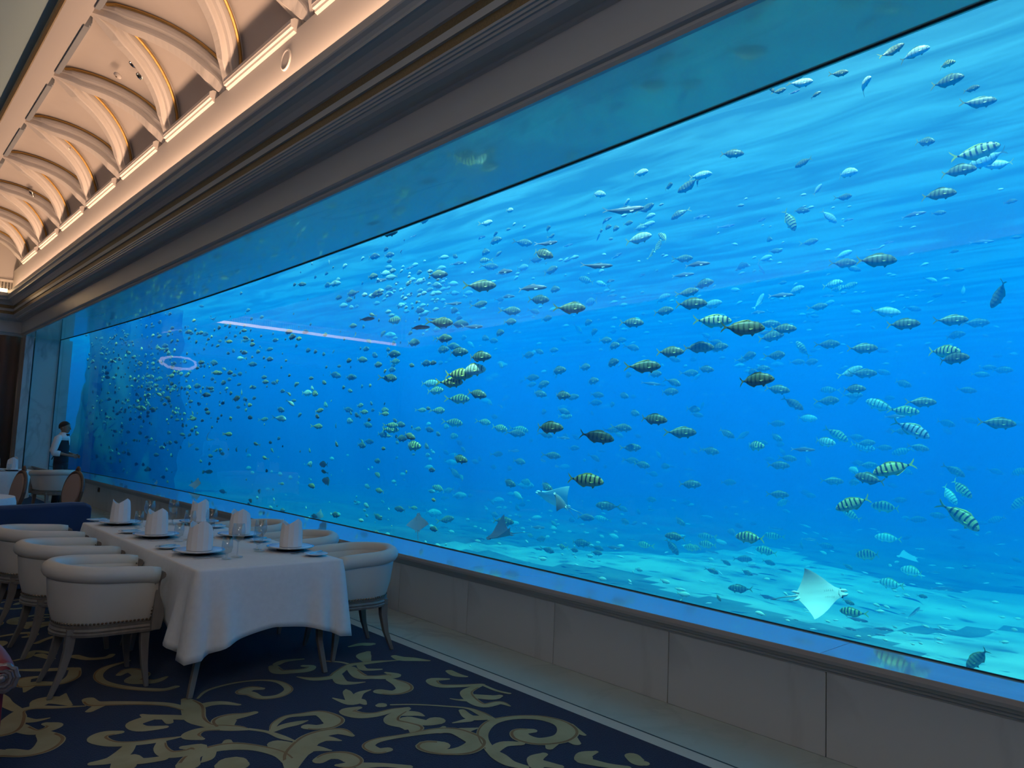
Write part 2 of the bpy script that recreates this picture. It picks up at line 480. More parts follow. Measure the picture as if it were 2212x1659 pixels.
for k in range(-6, 7):
    ya = YA0 + PER * k
    if ya > 24.5 or ya < -3: continue
    for s in (-1, 1):
        yb = YB0 + PER * (k + (0 if s < 0 else 1))
        if yb > 23.6: continue
        rib(ya, yb)
    # moulded sill at the springing and dentil bar at the crown
    if ya < 22.9:
        b = MB()
        sp = [(3.24, 5.74), (3.12, 5.72), (3.09, 5.735), (3.085, 5.76), (3.06, 5.765), (3.055, 5.79), (3.05, 5.80), (3.05, 5.84), (3.09, 5.87), (3.24, 5.87)]
        b.rings([[(x, y, z) for x, z in sp] for y in (ya - 0.90, ya + 0.90)])
        b.build('coffer_sill', M['plaster'], ce)
    yb = YB0 + PER * k
    if yb < 23:
        b = MB()
        sp = [(1.84, 6.66), (1.90, 6.66), (1.90, 6.69), (1.92, 6.69), (1.92, 6.73), (1.93, 6.73), (1.93, 6.82), (1.84, 6.82)]
        b.rings([[(x, y, z) for x, z in sp] for y in (yb - 0.86, yb + 0.86)])
        b.build('crown_bar', M['crown'], ce)
# recessed twin downlights, a smoke detector and a speaker cover
def on_vault(p, n):
    th = atan2((p[2] - 5.76) / 0.98, (p[0] - 1.85) / 1.33)
    return V((-cos(th), 0, -sin(th)))
k = 0
nm = ['nearest', 'second', 'farthest']
DL = [((2.545, 10.763, 6.596), (2.679, 10.906, 6.526)), ((2.584, 14.877, 6.577), (2.642, 15.008, 6.547)), ((2.592, 18.314, 6.574), (2.632, 18.446, 6.553))]
for pair, wh in zip(DL, ('nearest', 'middle', 'farthest')):
    for p, ul in zip(pair, ('upper', 'lower')):
        n = on_vault(p, 0)
        t = empty('downlight', V(p) + n * 0.035, 0, '%s lamp of the %s pair of small chrome recessed ceiling lights' % (ul, wh), 'ceiling light', 'recessed ceiling lights')
        t.rotation_euler = n.to_track_quat('Z', 'Y').to_euler()
        b = MB(); b.lathe([(0.055, -0.03), (0.055, 0.004), (0.040, 0.006), (0.034, -0.012)], 16); b.build('ring', M['lens'], t, smooth=True)
        b = MB(); b.lathe([(0.034, -0.02), (0.034, -0.012), (0.012, -0.006)], 12); b.build('lens', M['dark'], t)
t = empty('smoke_detector', V((2.493, 11.317, 6.618)) + on_vault((2.493, 11.317, 6.618), 0) * 0.02, 0, 'small round cream smoke detector on the ceiling coffer behind the nearest lights', 'smoke detector')
t.rotation_euler = on_vault((2.493, 11.317, 6.618), 0).to_track_quat('Z', 'Y').to_euler()
b = MB(); b.lathe([(0.055, 0.0), (0.055, 0.02), (0.03, 0.035), (0.01, 0.038)], 16); b.build('body', M['plaster'], t, smooth=True)
b = MB(); b.lathe([(0.012, 0.038), (0.012, 0.044), (0.004, 0.046)], 10); b.build('sensor', M['dark_metal'], t)
t = empty('ceiling_speaker', (3.118, 7.146, 5.50), 0, 'round cream speaker cover on the plaster frieze above the cornice', 'speaker')
t.rotation_euler = (0, -pi / 2, 0)
b = MB(); b.lathe([(0.115, 0.0), (0.115, 0.01), (0.095, 0.018), (0.090, 0.008)], 24); b.build('rim', M['plaster'], t, smooth=True)
b = MB(); b.lathe([(0.090, 0.0), (0.090, 0.009), (0.01, 0.011)], 24); b.build('grille', M['panel'], t)

# ------------------------------------------------------------------ floor and carpet
fl = empty('floor', (0, 0, 0), kind='structure')
b = MB(); b.box(-5.4, -4.6, -0.2, 4.0, 24, -0.012); b.build('slab', M['marble_floor'], fl)
b = MB(); b.box(3.47, -4.4, -0.012, 3.966, 23.6, 0.0); b.build('marble_strip', M['marble_floor'], fl)
b = MB(); b.box(3.455, -4.4, -0.012, 3.47, 23.6, -0.001); b.build('dark_joint', M['black'], fl)
b = MB(); b.box(3.36, -4.4, -0.012, 3.455, 23.6, 0.0); b.build('pale_border', M['marble_ledge'], fl, label='pale stone border strip beside the carpet')
cp = empty('carpet', (0, 0, 0), label='navy blue carpet with large gold acanthus scrolls', cat='carpet')
b = MB()
n = 60
for i in range(n):
    y0, y1 = -4.4 + 28 * i / n, -4.4 + 28 * (i + 1) / n
    b.add([(-5.2, y0, 0.0), (3.36, y0, 0.0), (3.36, y1, 0.0), (-5.2, y1, 0.0)], [(0, 1, 2, 3)])
b.box(-5.2, -4.4, -0.011, 3.36, 23.6, -0.002)
b.build('pile', M['carpet'], cp)
STROKES = '''1.70,4.51,0.6;1.80,4.62,1.2;1.98,4.66,1.2;2.13,4.62,1.2;2.21,4.52,1.9;2.20,4.36,2.5;2.10,4.28,2.5;2.00,4.31,2.5;1.98,4.41,3.1;1.95,4.47,3.7;2.02,4.50,3.7;2.07,4.46,1.9
1.64,4.53,2.5;1.63,4.39,5.6;1.58,4.20,5.0;1.60,4.06,2.5;1.65,3.99,3.7;1.71,3.93,3.1;1.74,3.89,1.2
1.64,4.36,3.1;1.72,4.38,3.1;1.79,4.35,2.5;1.85,4.27,1.2
1.66,3.98,3.7;1.69,4.08,6.2;1.74,4.11,5.0;1.81,4.10,3.1;1.87,4.10,1.9
1.66,3.97,2.5;1.57,4.02,2.5;1.51,4.01,3.7;1.48,3.97,4.3;1.51,3.90,1.2
1.75,3.89,1.2;1.81,3.80,1.2;1.84,3.69,1.9;1.87,3.60,0.6
1.83,3.79,1.2;1.89,3.88,1.9;1.98,3.94,1.9;2.07,3.92,2.5;2.16,3.88,3.7;2.17,3.75,5.6;2.12,3.69,4.3;2.05,3.70,3.1;2.01,3.74,3.1
1.84,3.79,1.2;1.91,3.82,2.5;1.99,3.82,2.5;2.05,3.82,0.6
1.72,3.33,3.1;1.79,3.44,5.6;1.87,3.52,6.2;1.96,3.59,5.6;2.05,3.61,4.3;2.12,3.58,3.7;2.14,3.49,1.2
1.83,3.48,3.7;1.94,3.54,3.7;2.01,3.54,3.1;2.06,3.47,0.6
1.80,3.43,3.7;1.89,3.47,3.7;1.96,3.39,0.6
1.80,3.47,5.0;1.80,3.57,5.0;1.78,3.62,4.3
1.35,3.64,5.0;1.40,3.72,3.7;1.49,3.75,3.7;1.59,3.73,4.3;1.68,3.64,3.1;1.74,3.51,3.1;1.74,3.39,3.1
1.57,3.73,3.7;1.60,3.80,1.9
1.49,3.73,2.5;1.45,3.66,2.5;1.41,3.63,0.6
1.49,3.53,5.0;1.52,3.54,6.2;1.53,3.50,5.0
1.86,3.32,3.1;1.92,3.34,3.7;1.98,3.30,4.3;1.99,3.22,4.3;1.95,3.19,3.7;1.90,3.22,1.2
1.99,3.15,3.1;2.08,3.09,1.9;2.16,3.00,1.9
2.35,4.55,0.6;2.42,4.45,3.1;2.53,4.42,3.1;2.61,4.48,3.1;2.75,4.58,2.5;2.84,4.57,3.1;2.94,4.55,2.5;3.05,4.51,1.2;3.10,4.49,0.6
2.89,4.56,1.9;2.95,4.72,5.0;3.03,4.79,1.9
2.73,4.52,3.1;2.69,4.33,4.3;2.74,4.27,3.1;2.83,4.22,4.3;2.89,4.22,3.7;2.87,4.30,1.2
2.58,4.44,3.1;2.53,4.30,3.7;2.57,4.24,2.5;2.65,4.21,0.6
2.81,4.53,2.5;2.79,4.44,2.5;2.88,4.38,1.2
2.81,4.16,2.5;2.82,4.04,5.0;2.78,3.95,5.0;2.69,3.93,3.7;2.63,4.00,3.7
2.67,4.76,1.2;2.74,4.68,1.2;2.77,4.58,1.2
3.13,4.59,2.5;3.14,4.51,4.3;3.20,4.45,3.7;3.27,4.36,1.2
2.34,4.06,0.6;2.38,3.93,3.1;2.44,3.93,3.7;2.44,3.86,1.2
2.40,3.94,3.1;2.46,4.10,2.5;2.48,4.15,0.6
2.42,3.94,3.1;2.51,4.04,2.5;2.60,4.06,0.6
2.38,3.83,1.9;2.30,3.82,4.3;2.32,3.73,4.3;2.40,3.68,3.1;2.52,3.68,2.5;2.61,3.66,1.2
2.50,3.79,2.5;2.51,3.79,3.1;2.51,3.78,2.5
2.60,3.65,1.9;2.47,3.60,3.7;2.42,3.53,4.3;2.45,3.45,4.3;2.46,3.38,5.0;2.42,3.35,1.2
2.53,3.61,3.7;2.59,3.56,3.1;2.61,3.50,0.6
2.50,3.50,5.0;2.56,3.41,3.7;2.62,3.40,5.0
2.32,4.84,3.1;2.30,4.72,4.3;2.38,4.67,3.7;2.47,4.65,3.7;2.53,4.70,2.5;2.49,4.74,1.9
2.36,4.88,2.5;2.44,4.92,2.5;2.56,4.89,1.2
2.99,4.99,1.2;3.09,5.00,3.1;3.14,4.97,3.7;3.17,4.96,2.5
1.67,4.79,1.9;1.58,4.78,2.5;1.44,4.92,2.5;1.35,5.10,2.5;1.35,5.27,2.5;1.43,5.42,2.5;1.59,5.50,1.2
1.46,5.22,1.9;1.54,5.29,3.7;1.57,5.15,5.0;1.50,5.05,5.0;1.59,4.97,3.7;1.68,5.01,1.2
1.60,4.32,1.9;1.54,4.49,2.5;1.42,4.61,2.5;1.29,4.70,3.1;1.21,4.75,3.7;1.20,4.84,3.1
1.23,4.71,3.1;1.16,4.64,1.9
1.16,4.74,0.6;1.04,4.80,1.9;0.94,4.87,2.5;0.87,4.85,2.5;0.83,4.75,5.0;0.78,4.61,6.2;0.74,4.58,6.2;0.70,4.65,3.7
1.10,4.80,1.2;1.06,4.92,5.0;1.00,4.96,5.6;0.96,4.90,3.7
1.08,4.93,3.7;1.12,5.02,0.6
0.83,4.77,3.1;0.89,4.66,2.5;0.97,4.65,0.6
0.82,4.60,4.3;0.87,4.48,3.1;0.93,4.48,3.1;0.97,4.52,3.7;0.94,4.57,1.9
0.91,4.42,3.7;0.92,4.32,5.6;0.87,4.23,5.0;0.80,4.21,3.7;0.73,4.27,4.3;0.70,4.29,3.7;0.68,4.34,1.9
0.80,5.28,2.5;0.83,5.14,2.5;0.83,5.02,3.1;0.86,4.88,2.5
1.27,5.50,3.1;1.22,5.33,3.7;1.13,5.25,3.1;1.02,5.31,4.3;0.96,5.32,3.7;0.98,5.44,3.7;1.05,5.45,1.9
0.98,5.28,3.1;0.94,5.18,0.6
0.97,5.68,1.2;1.07,5.61,2.5;1.16,5.56,3.1;1.25,5.52,2.5
1.37,4.42,1.2;1.40,4.36,3.1;1.50,4.28,3.1;1.55,4.23,2.5
1.39,4.35,3.7;1.30,4.31,3.7;1.31,4.22,3.7;1.41,4.17,1.9
1.46,4.29,2.5;1.45,4.22,1.9
1.21,4.23,1.9;1.14,4.25,3.7;1.10,4.20,4.3;1.14,4.10,3.1;1.23,4.04,2.5;1.33,4.01,2.5;1.44,3.99,0.6
1.21,4.04,2.5;1.15,3.95,3.7;1.09,3.90,3.7;1.01,3.91,1.9
1.34,3.99,1.9;1.31,3.90,3.1;1.32,3.81,3.7;1.40,3.78,3.7;1.46,3.81,3.7;1.40,3.85,1.9
1.11,3.79,5.0;1.15,3.87,5.0;1.19,3.81,3.1;1.28,3.78,2.5
1.00,5.91,1.2;1.08,5.95,1.9;1.14,6.08,2.5;1.24,5.94,1.2
1.15,5.97,3.1;1.20,5.82,1.9
1.33,5.81,3.1;1.39,5.69,2.5;1.49,5.66,2.5;1.54,5.71,1.9
3.13,3.95,1.2;3.03,3.99,3.7;3.00,3.88,3.1;3.10,3.80,2.5;3.23,3.74,1.9;3.24,3.72,1.2
3.22,3.73,1.9;3.07,3.68,3.7;3.00,3.54,3.7;3.00,3.43,3.1;3.11,3.41,2.5;3.12,3.33,0.6
3.05,3.60,3.1;3.13,3.51,3.7;3.19,3.50,1.9
3.00,3.54,2.5;2.94,3.59,1.2;2.91,3.64,0.6
3.24,3.71,1.2;3.24,3.59,1.2;3.27,3.50,1.2
3.24,4.08,2.5;3.23,3.99,3.1;3.26,3.92,1.2
2.56,3.76,0.9;2.68,3.68,0.9;2.81,3.55,0.9;2.89,3.45,1.2;2.90,3.34,2.5;2.89,3.24,2.5
2.84,3.44,1.9;2.81,3.33,3.1;2.88,3.27,3.1
2.68,3.32,0.6;2.78,3.30,2.5
2.60,2.90,2.5;2.66,3.03,2.5;2.74,3.13,3.1;2.87,3.20,3.1;3.01,3.18,2.5;3.13,3.09,3.1;3.17,2.96,4.3;3.12,2.85,5.6;3.01,2.80,5.0;2.89,2.84,4.3;2.85,2.93,5.0;2.89,3.00,4.3;2.96,2.97,2.5
3.17,2.91,4.3;3.15,2.76,1.2
3.07,2.82,5.0;3.03,2.71,2.5
2.96,2.81,4.3;2.87,2.75,1.9
2.19,3.23,2.5;2.14,3.25,3.1;2.14,3.33,3.1;2.22,3.36,2.5;2.36,3.33,1.9;2.52,3.29,3.1;2.61,3.23,3.7;2.63,3.12,5.0;2.61,3.03,5.0;2.51,2.99,5.0;2.41,3.03,3.1;2.37,3.10,4.3;2.38,3.15,5.6;2.43,3.11,5.0
2.65,3.20,3.7;2.74,3.18,0.6
2.55,3.27,3.1;2.60,3.30,1.2
2.60,2.90,2.5;2.59,2.83,3.7;2.58,2.74,3.1;2.61,2.66,1.9
2.61,2.90,3.1;2.71,2.93,3.1;2.79,2.88,1.9
2.67,2.64,3.7;2.72,2.70,3.7;2.79,2.71,1.9
2.70,2.65,3.7;2.75,2.56,1.9
2.91,2.55,4.3;2.96,2.58,3.7;3.03,2.57,1.2
2.90,2.54,3.7;2.95,2.43,2.5;3.01,2.35,1.9
3.14,2.42,3.7;3.11,2.36,3.7;3.12,2.33,2.5'''.strip().split('\n')
def stroke(mb, md, pts, z):
    sp = spline(pts, 6)
    L_, R_, A_, B_ = [], [], [], []
    for i, (x, y, wd) in enumerate(sp):
        a, c = sp[max(i - 1, 0)], sp[min(i + 1, len(sp) - 1)]
        t = V((c[0] - a[0], c[1] - a[1], 0))
        if t.length < 1e-6: t = V((1, 0, 0))
        t.normalize(); nn = V((-t.y, t.x, 0))
        wd = max(wd, 0.4) / 90.0
        p = V((x, y, z + i * 0.000008))
        L_.append(p + nn * wd); R_.append(p - nn * wd)
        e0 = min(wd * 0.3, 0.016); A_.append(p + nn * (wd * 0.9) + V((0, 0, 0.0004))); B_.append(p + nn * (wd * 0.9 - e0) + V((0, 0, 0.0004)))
    k = len(sp)
    mb.add(L_ + R_, [(i, i + k, i + k + 1, i + 1) for i in range(k - 1)])
    # rounded ends
    for e, j in ((0, 1), (k - 1, k - 2)):
        x, y, wd = sp[e]; wd = max(wd, 0.4) / 90.0
        ze = z - 0.00003 + (0.0007 if e else 0)
        mb.add([(x, y, ze)] + [(x + wd * cos(q * pi / 6), y + wd * sin(q * pi / 6), ze) for q in range(12)], [(0, 1 + q, 1 + (q + 1) % 12) for q in range(12)])
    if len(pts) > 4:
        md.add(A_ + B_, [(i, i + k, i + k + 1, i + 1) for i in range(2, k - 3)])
rs = random.Random(3)
mb, md = MB(), MB()
base = [[tuple(map(float, e.split(','))) for e in ln.split(';')] for ln in STROKES]
for i, s in enumerate(base):
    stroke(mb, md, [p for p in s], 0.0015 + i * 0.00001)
def moved(s, f):
    return [(*f(p[0], p[1]), p[2]) for p in s]
# the woven pattern repeats into the distance
for j, (f, cut) in enumerate([(lambda x, y: (3.25 - (x - 0.1), y + 3.3), 5.1), (lambda x, y: (x - 3.0, y + 1.2), -9), (lambda x, y: (x + 0.1, y + 6.0), 5.1),
                       (lambda x, y: (3.25 - (x - 0.1), y + 9.0), 5.1), (lambda x, y: (x + 0.1, y + 12.0), 5.1), (lambda x, y: (3.25 - (x - 0.1), y + 15.2), 5.1),
                       (lambda x, y: (x - 3.0, y - 2.6), -9), (lambda x, y: (x + 0.1, y - 3.4), -4.2), (lambda x, y: (x - 3.1, y + 5.0), -9)]):
    for i, s in enumerate(base):
        q = moved(s, f)
        if all(p[1] > cut and -4 < p[0] < 3.32 for p in q) and (j not in (1, 6, 8) or all(p[0] < 0.2 for p in q)) and (j != 7 or all(p[1] < 1.4 for p in q)):
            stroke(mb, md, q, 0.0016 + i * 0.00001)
tag(mb.build('scroll_pattern', M['scroll'], cp), 'gold acanthus scroll pattern', kind='stuff')
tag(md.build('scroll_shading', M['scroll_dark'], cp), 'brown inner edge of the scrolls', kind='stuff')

# ------------------------------------------------------------------ tank
TX, TY0, TY1, ZB, ZS = 46.0, -14.0, 62.0, -0.62, 5.5
tk = empty('aquarium_tank', (0, 0, 0), kind='structure')
def sandz(x, y):
    return ZB + 0.06 * sin(x * 1.3 + 0.5 * y) + 0.05 * sin(y * 0.9 + 1) + 0.02 * sin(3.1 * x - 2 * y)
b = MB()
nx, ny = 110, 200
xs = [4.2 + (TX - 4.2) * (i / nx) ** 1.6 for i in range(nx + 1)]
yy = grow(TY0, TY1, ny)
b.rings([[(x, y, sandz(x, y)) for x in xs] for y in yy], closed=False)
b.m = []  # paints the sunlit band, sun pool and building shadow per face
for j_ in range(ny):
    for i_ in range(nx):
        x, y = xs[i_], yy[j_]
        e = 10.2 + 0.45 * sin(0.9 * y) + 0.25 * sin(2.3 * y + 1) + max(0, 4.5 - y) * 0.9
        sun_patch = (x - 10.2) ** 2 / 2.6 + (y - 2.2) ** 2 / 1.5 + 0.3 * sin(3 * x) < 1.0
        b.m.append(0 if (e < x < e + (5 + 0.6 * sin(y)) * min(1, max(0, (13 - y) / 4))) or sun_patch else 1)
o = b.build('seabed', [M['sand'], M['sand_shade']], tk, smooth=True); o['kind'] = 'structure'
b = MB()
b.box(TX, TY0, -1.2, TX + 0.5, TY1, 6.5); b.box(4.2, TY1, -1.2, TX, TY1 + 0.5, 6.5); b.box(4.2, TY0 - 0.5, -1.2, TX, TY0, 6.5)
b.box(3.5, Y1 + 0.8, -1.0, 4.4, TY1, 7.0); b.box(3.5, TY0, -1.0, 4.12, -4.5, 7.0)
b.box(4.2, TY0, -1.6, TX, TY1, -1.0)
b.build('basin', M['tankwall'], tk)

# water body: homogeneous, daylight scatters inside it
wm = bpy.data.materials.new('sea_water')
wm.use_nodes = True
nt = wm.node_tree; nt.nodes.clear()
out = nt.nodes.new('ShaderNodeOutputMaterial')
sc_ = nt.nodes.new('ShaderNodeVolumeScatter'); sc_.inputs['Color'].default_value = (*SCAT, 1); sc_.inputs['Density'].default_value = SCAT_D
sc_.inputs['Anisotropy'].default_value = 0.0
ab_ = nt.nodes.new('ShaderNodeVolumeAbsorption'); ab_.inputs['Color'].default_value = (*ABSC, 1); ab_.inputs['Density'].default_value = ABS_D
ad = nt.nodes.new('ShaderNodeAddShader')
nt.links.new(sc_.outputs[0], ad.inputs[0]); nt.links.new(ab_.outputs[0], ad.inputs[1]); nt.links.new(ad.outputs[0], out.inputs['Volume'])
try: wm.cycles.homogeneous_volume = True
except Exception: pass
b = MB()
yg = grow(-4.4, Y1 + 0.6, 40)
ring = [(gx(y) + 0.04, y) for y in yg] + [(4.45, Y1 + 0.8), (4.45, TY1 - 0.05), (TX - 0.05, TY1 - 0.05), (TX - 0.05, TY0 + 0.05), (4.2, TY0 + 0.05), (4.2, -4.6)]
ring.reverse()
kk = len(ring)
b.add([(x, y, -0.95) for x, y in ring] + [(x, y, ZS) for x, y in ring],
      [tuple(range(kk - 1, -1, -1)), tuple(range(kk, 2 * kk))] + [(i, (i + 1) % kk, (i + 1) % kk + kk, i + kk) for i in range(kk)])
o = b.build('water_body', wm, tk); o['kind'] = 'structure'
# rippled water surface: bright sky streaks and dark reflections painted with a noise tint
sm_ = bpy.data.materials.new('water_surface')
sm_.use_nodes = True
nt = sm_.node_tree; nt.nodes.clear()
out = nt.nodes.new('ShaderNodeOutputMaterial')
tc = nt.nodes.new('ShaderNodeTexCoord'); mp = nt.nodes.new('ShaderNodeMapping')
mp.inputs['Scale'].default_value = (1.9, 0.38, 1)
nt.links.new(tc.outputs['Object'], mp.inputs[0])
nz = nt.nodes.new('ShaderNodeTexNoise'); nz.inputs['Scale'].default_value = 1.1; nz.inputs['Detail'].default_value = 3; nz.inputs['Distortion'].default_value = 0.5
nt.links.new(mp.outputs[0], nz.inputs['Vector'])
mr = nt.nodes.new('ShaderNodeMapRange'); mr.inputs['From Min'].default_value = 0.40; mr.inputs['From Max'].default_value = 0.62
mr.inputs['To Min'].default_value = 0.0; mr.inputs['To Max'].default_value = 1.0
nt.links.new(nz.outputs[0], mr.inputs[0])
tr = nt.nodes.new('ShaderNodeBsdfTransparent'); tr.inputs[0].default_value = (1, 1, 1, 1)
tr2 = nt.nodes.new('ShaderNodeBsdfTransparent'); tr2.inputs[0].default_value = (0.45, 0.55, 0.6, 1)
mx = nt.nodes.new('ShaderNodeMixShader')
nt.links.new(mr.outputs[0], mx.inputs[0]); nt.links.new(tr2.outputs[0], mx.inputs[1]); nt.links.new(tr.outputs[0], mx.inputs[2])
nt.links.new(mx.outputs[0], out.inputs[0])
b = MB()
b.rings([[(x, y, ZS + 0.02 + 0.015 * sin(2.3 * x + y) + 0.012 * sin(3.1 * y - x)) for x in grow(4.2, TX, 60)] for y in grow(TY0, TY1, 110)], closed=False)
o = b.build('water_surface', sm_, tk, smooth=True); o['kind'] = 'structure'
# ------------------------------------------------------------------ barrel dining chairs (face +x locally)
def u_path(n=28):
    """plan of the tub back: right arm tip, round the back, left arm tip; returns (point, outward normal)"""
    pts = []
    W, XF, XB = 0.265, 0.255, -0.27
    for i in range(5): pts.append((XF - (XF + 0.02) * i / 5, -W))
    for i in range(n + 1):
        a = -pi / 2 - pi * i / n
        pts.append((-0.02 + (0.25) * cos(a), W * sin(a)))
    for i in range(1, 6): pts.append((-0.02 + (XF + 0.02) * i / 5, W))
    out = []
    for i, p in enumerate(pts):
        a, c = pts[max(i - 1, 0)], pts[min(i + 1, len(pts) - 1)]
        t = V((c[0] - a[0], c[1] - a[1], 0)).normalized()
        out.append((V((p[0], p[1], 0)), V((t.y, -t.x, 0)) * -1 if False else V((t.y, -t.x, 0))))
    return out
UP_ = u_path()
if (UP_[18][0] + UP_[18][1] * 0.1).length < UP_[18][0].length:
    UP_ = [(p, -n) for p, n in UP_]
def chair_legs(t, matl, hrail=0.345):
    for sx in (-1, 1):
        for sy in (-1, 1):
            b = MB()
            x0, y0 = (0.215 if sx > 0 else -0.175), 0.215 * sy if sx > 0 else 0.165 * sy
            fx = 0.03 if sx > 0 else -0.085
            ks = [(0, 0.027), (0.25, 0.024), (0.6, 0.019), (1.0, 0.013)]
            pts = []
            for q, r in ks:
                z = hrail * (1 - q)
                pts.append([(x0 + fx * q * q + ax * r, y0 + 0.02 * sy * q * q + ay * r, z) for ax, ay in ((-1, -1), (1, -1), (1, 1), (-1, 1))])
            b.rings(pts)
            b.build('leg', matl, t, bevel=0.004)
def make_tub_chair(label, group):
    t = empty('tub_chair', (0, 0, 0), 0, label, 'chair', group)
    # moulded seat rail
    b = MB()
    sec = [(-0.03, 0.335), (-0.010, 0.335), (-0.006, 0.350), (-0.014, 0.357), (-0.008, 0.368), (-0.016, 0.380), (-0.012, 0.392), (-0.04, 0.396), (-0.06, 0.36)]
    rr = [[p * 1.0 + n * s + V((0, 0, z)) for s, z in sec] for p, n in UP_]
    b.rings(rr)
    b.box(0.235, -0.27, 0.345, 0.268, 0.27, 0.395)
    b.box(-0.2, -0.2, 0.35, 0.24, 0.2, 0.38)
    b.build('seat_rail', M['grey_wood'], t, smooth=False)
    # upholstered shell: outside flares a little, inside is padded
    b = MB()
    sec = [(-0.026, 0.392), (-0.014, 0.42), (0.008, 0.50), (0.024, 0.60), (0.028, 0.655), (-0.02, 0.69), (-0.052, 0.66), (-0.062, 0.60), (-0.060, 0.50), (-0.052, 0.40)]
    N = len(UP_)
    rr = []
    for i, (p, n) in enumerate(UP_):
        back = 0.035 * (1 - abs(i / (N - 1) * 2 - 1)) ** 0.5
        e = min(1, min(i, N - 1 - i) / 2.0)
        rr.append([p + n * s + V(((-0.055 * (1 - e)) * min(1, (0.7 - z) * -1 + 0.3) * 0, 0, z + (back if z > 0.55 else 0))) for s, z in sec])
    b.rings(rr)
    b.build('backrest', M['cream_leather'], t, smooth=True)
    b = MB()
    pts, rad = [], []
    for i, (p, n) in enumerate(UP_):
        back = 0.04 * (1 - abs(i / (N - 1) * 2 - 1)) ** 0.5
        pts.append(p + n * 0.008 + V((0, 0, 0.672 + back))); rad.append(0.051)
    b.tube(pts, rad, 12)
    b.build('rolled_top', M['cream_leather'], t, smooth=True)
    # seat cushion
    b = MB()
    sec = [(-0.07, 0.39), (-0.062, 0.42), (-0.066, 0.452), (-0.09, 0.468)]
    rr = []
    loop = [(p - n * 0.066) for p, n in UP_]
    r0 = [V((q.x, q.y, 0.39)) for q in loop]; r1 = [V((q.x, q.y, 0.445)) for q in loop]; r2 = [V((q.x * 0.93, q.y * 0.93, 0.468)) for q in loop]
    b.rings([r0, r1, r2])
    b.build('seat_cushion', M['cream_leather'], t, smooth=True)
    # shaped wooden arm posts with a scroll at the top
    for s in (-1, 1):
        b = MB()
        prof = [(0.245, 0.70), (0.283, 0.69), (0.288, 0.665), (0.270, 0.64), (0.266, 0.60), (0.272, 0.55), (0.288, 0.51), (0.300, 0.47), (0.302, 0.42), (0.292, 0.36), (0.285, 0.345), (0.235, 0.345), (0.240, 0.5)]
        b.rings([[(x, s * 0.265 + dy, z) for x, z in prof] for dy in (-0.022, 0.022)])
        o = b.build('arm_post', M['grey_wood'], t, bevel=0.004)
        b = MB(); b.tube([(0.272, s * 0.265 - 0.028, 0.675), (0.272, s * 0.265 + 0.028, 0.675)], 0.024, 10); b.build('scroll', M['grey_wood'], o)
    # nail heads
    b = MB()
    def nailp(c, n):
        a = V((0, 0, 1)); c = V(c); tt = n.cross(a).normalized()
        b.add([c + n * 0.005] + [c + tt * (0.0075 * cos(k * pi / 3)) + a * (0.0075 * sin(k * pi / 3)) for k in range(6)], [(0, 1 + k, 1 + (k + 1) % 6) for k in range(6)])
    acc = 0
    for i in range(len(UP_) - 1):
        p, n = UP_[i]; p2, n2 = UP_[i + 1]
        L = (p2 - p).length
        k = 0.022 - acc
        while k < L:
            q = p.lerp(p2, k / L); nn = n.lerp(n2, k / L).normalized()
            nailp(q - nn * 0.014 + V((0, 0, 0.410)), nn); k += 0.022
        acc = L - (k - 0.022)
    for s in (-1, 1):
        for k in range(13):
            z = 0.42 + k * 0.0205
            nailp((0.236, s * (0.265 - 0.010 + 0.040 * (z - 0.42) / 0.25), z), V((0, s, 0)))
            nailp((0.245, s * (0.265 - 0.050), z + 0.01), V((1, 0, 0)))
    b.build('nail_trim', M['nail'], t, kind='stuff')
    for a in (-0.5, 0, 0.5):
        b = MB(); b.lathe([(0.010, -0.004), (0.008, 0.002), (0.002, 0.004)], 8)
        o = b.build('tuft_button', M['cream_leather'], t)
        o.location = (-0.02 - 0.185 * cos(a), 0.2 * sin(a), 0.585); o.rotation_euler = (0, pi / 2, a)
    chair_legs(t, M['grey_wood'])
    return t
tub = make_tub_chair('cream tub chair nearest the camera, left side of the laid table', 'cream tub chairs around the laid table')
tub.location = (1.29, 5.14, 0.003); tub.rotation_euler.z = radians(-2)
spots = [(1.29, 6.10, 3, 'middle cream tub chair of the three on the left side of the laid table'),
         (1.28, 7.06, 1, 'cream tub chair on the left side of the laid table, beside the blue sofa'),
         (2.96, 4.95, 177, 'cream tub chair on the window side of the laid table, nearest the camera'),
         (2.96, 5.85, 180, 'middle cream tub chair of the three between the laid table and the window'),
         (2.96, 6.80, 183, 'farthest cream tub chair between the laid table and the window wall')]
for x, y, a, lb in spots:
    c = copy_tree(tub); c.location = (x, y, 0.003); c.rotation_euler.z = radians(a); c['label'] = lb
c = copy_tree(tub); c.location = (2.98, 15.55, 0.003); c.rotation_euler.z = radians(100); c.scale = (1.05, 1.05, 1.08)
c['label'] = 'cream tub chair seen from behind in front of the waiter'; c['group'] = 'distant dining chairs'

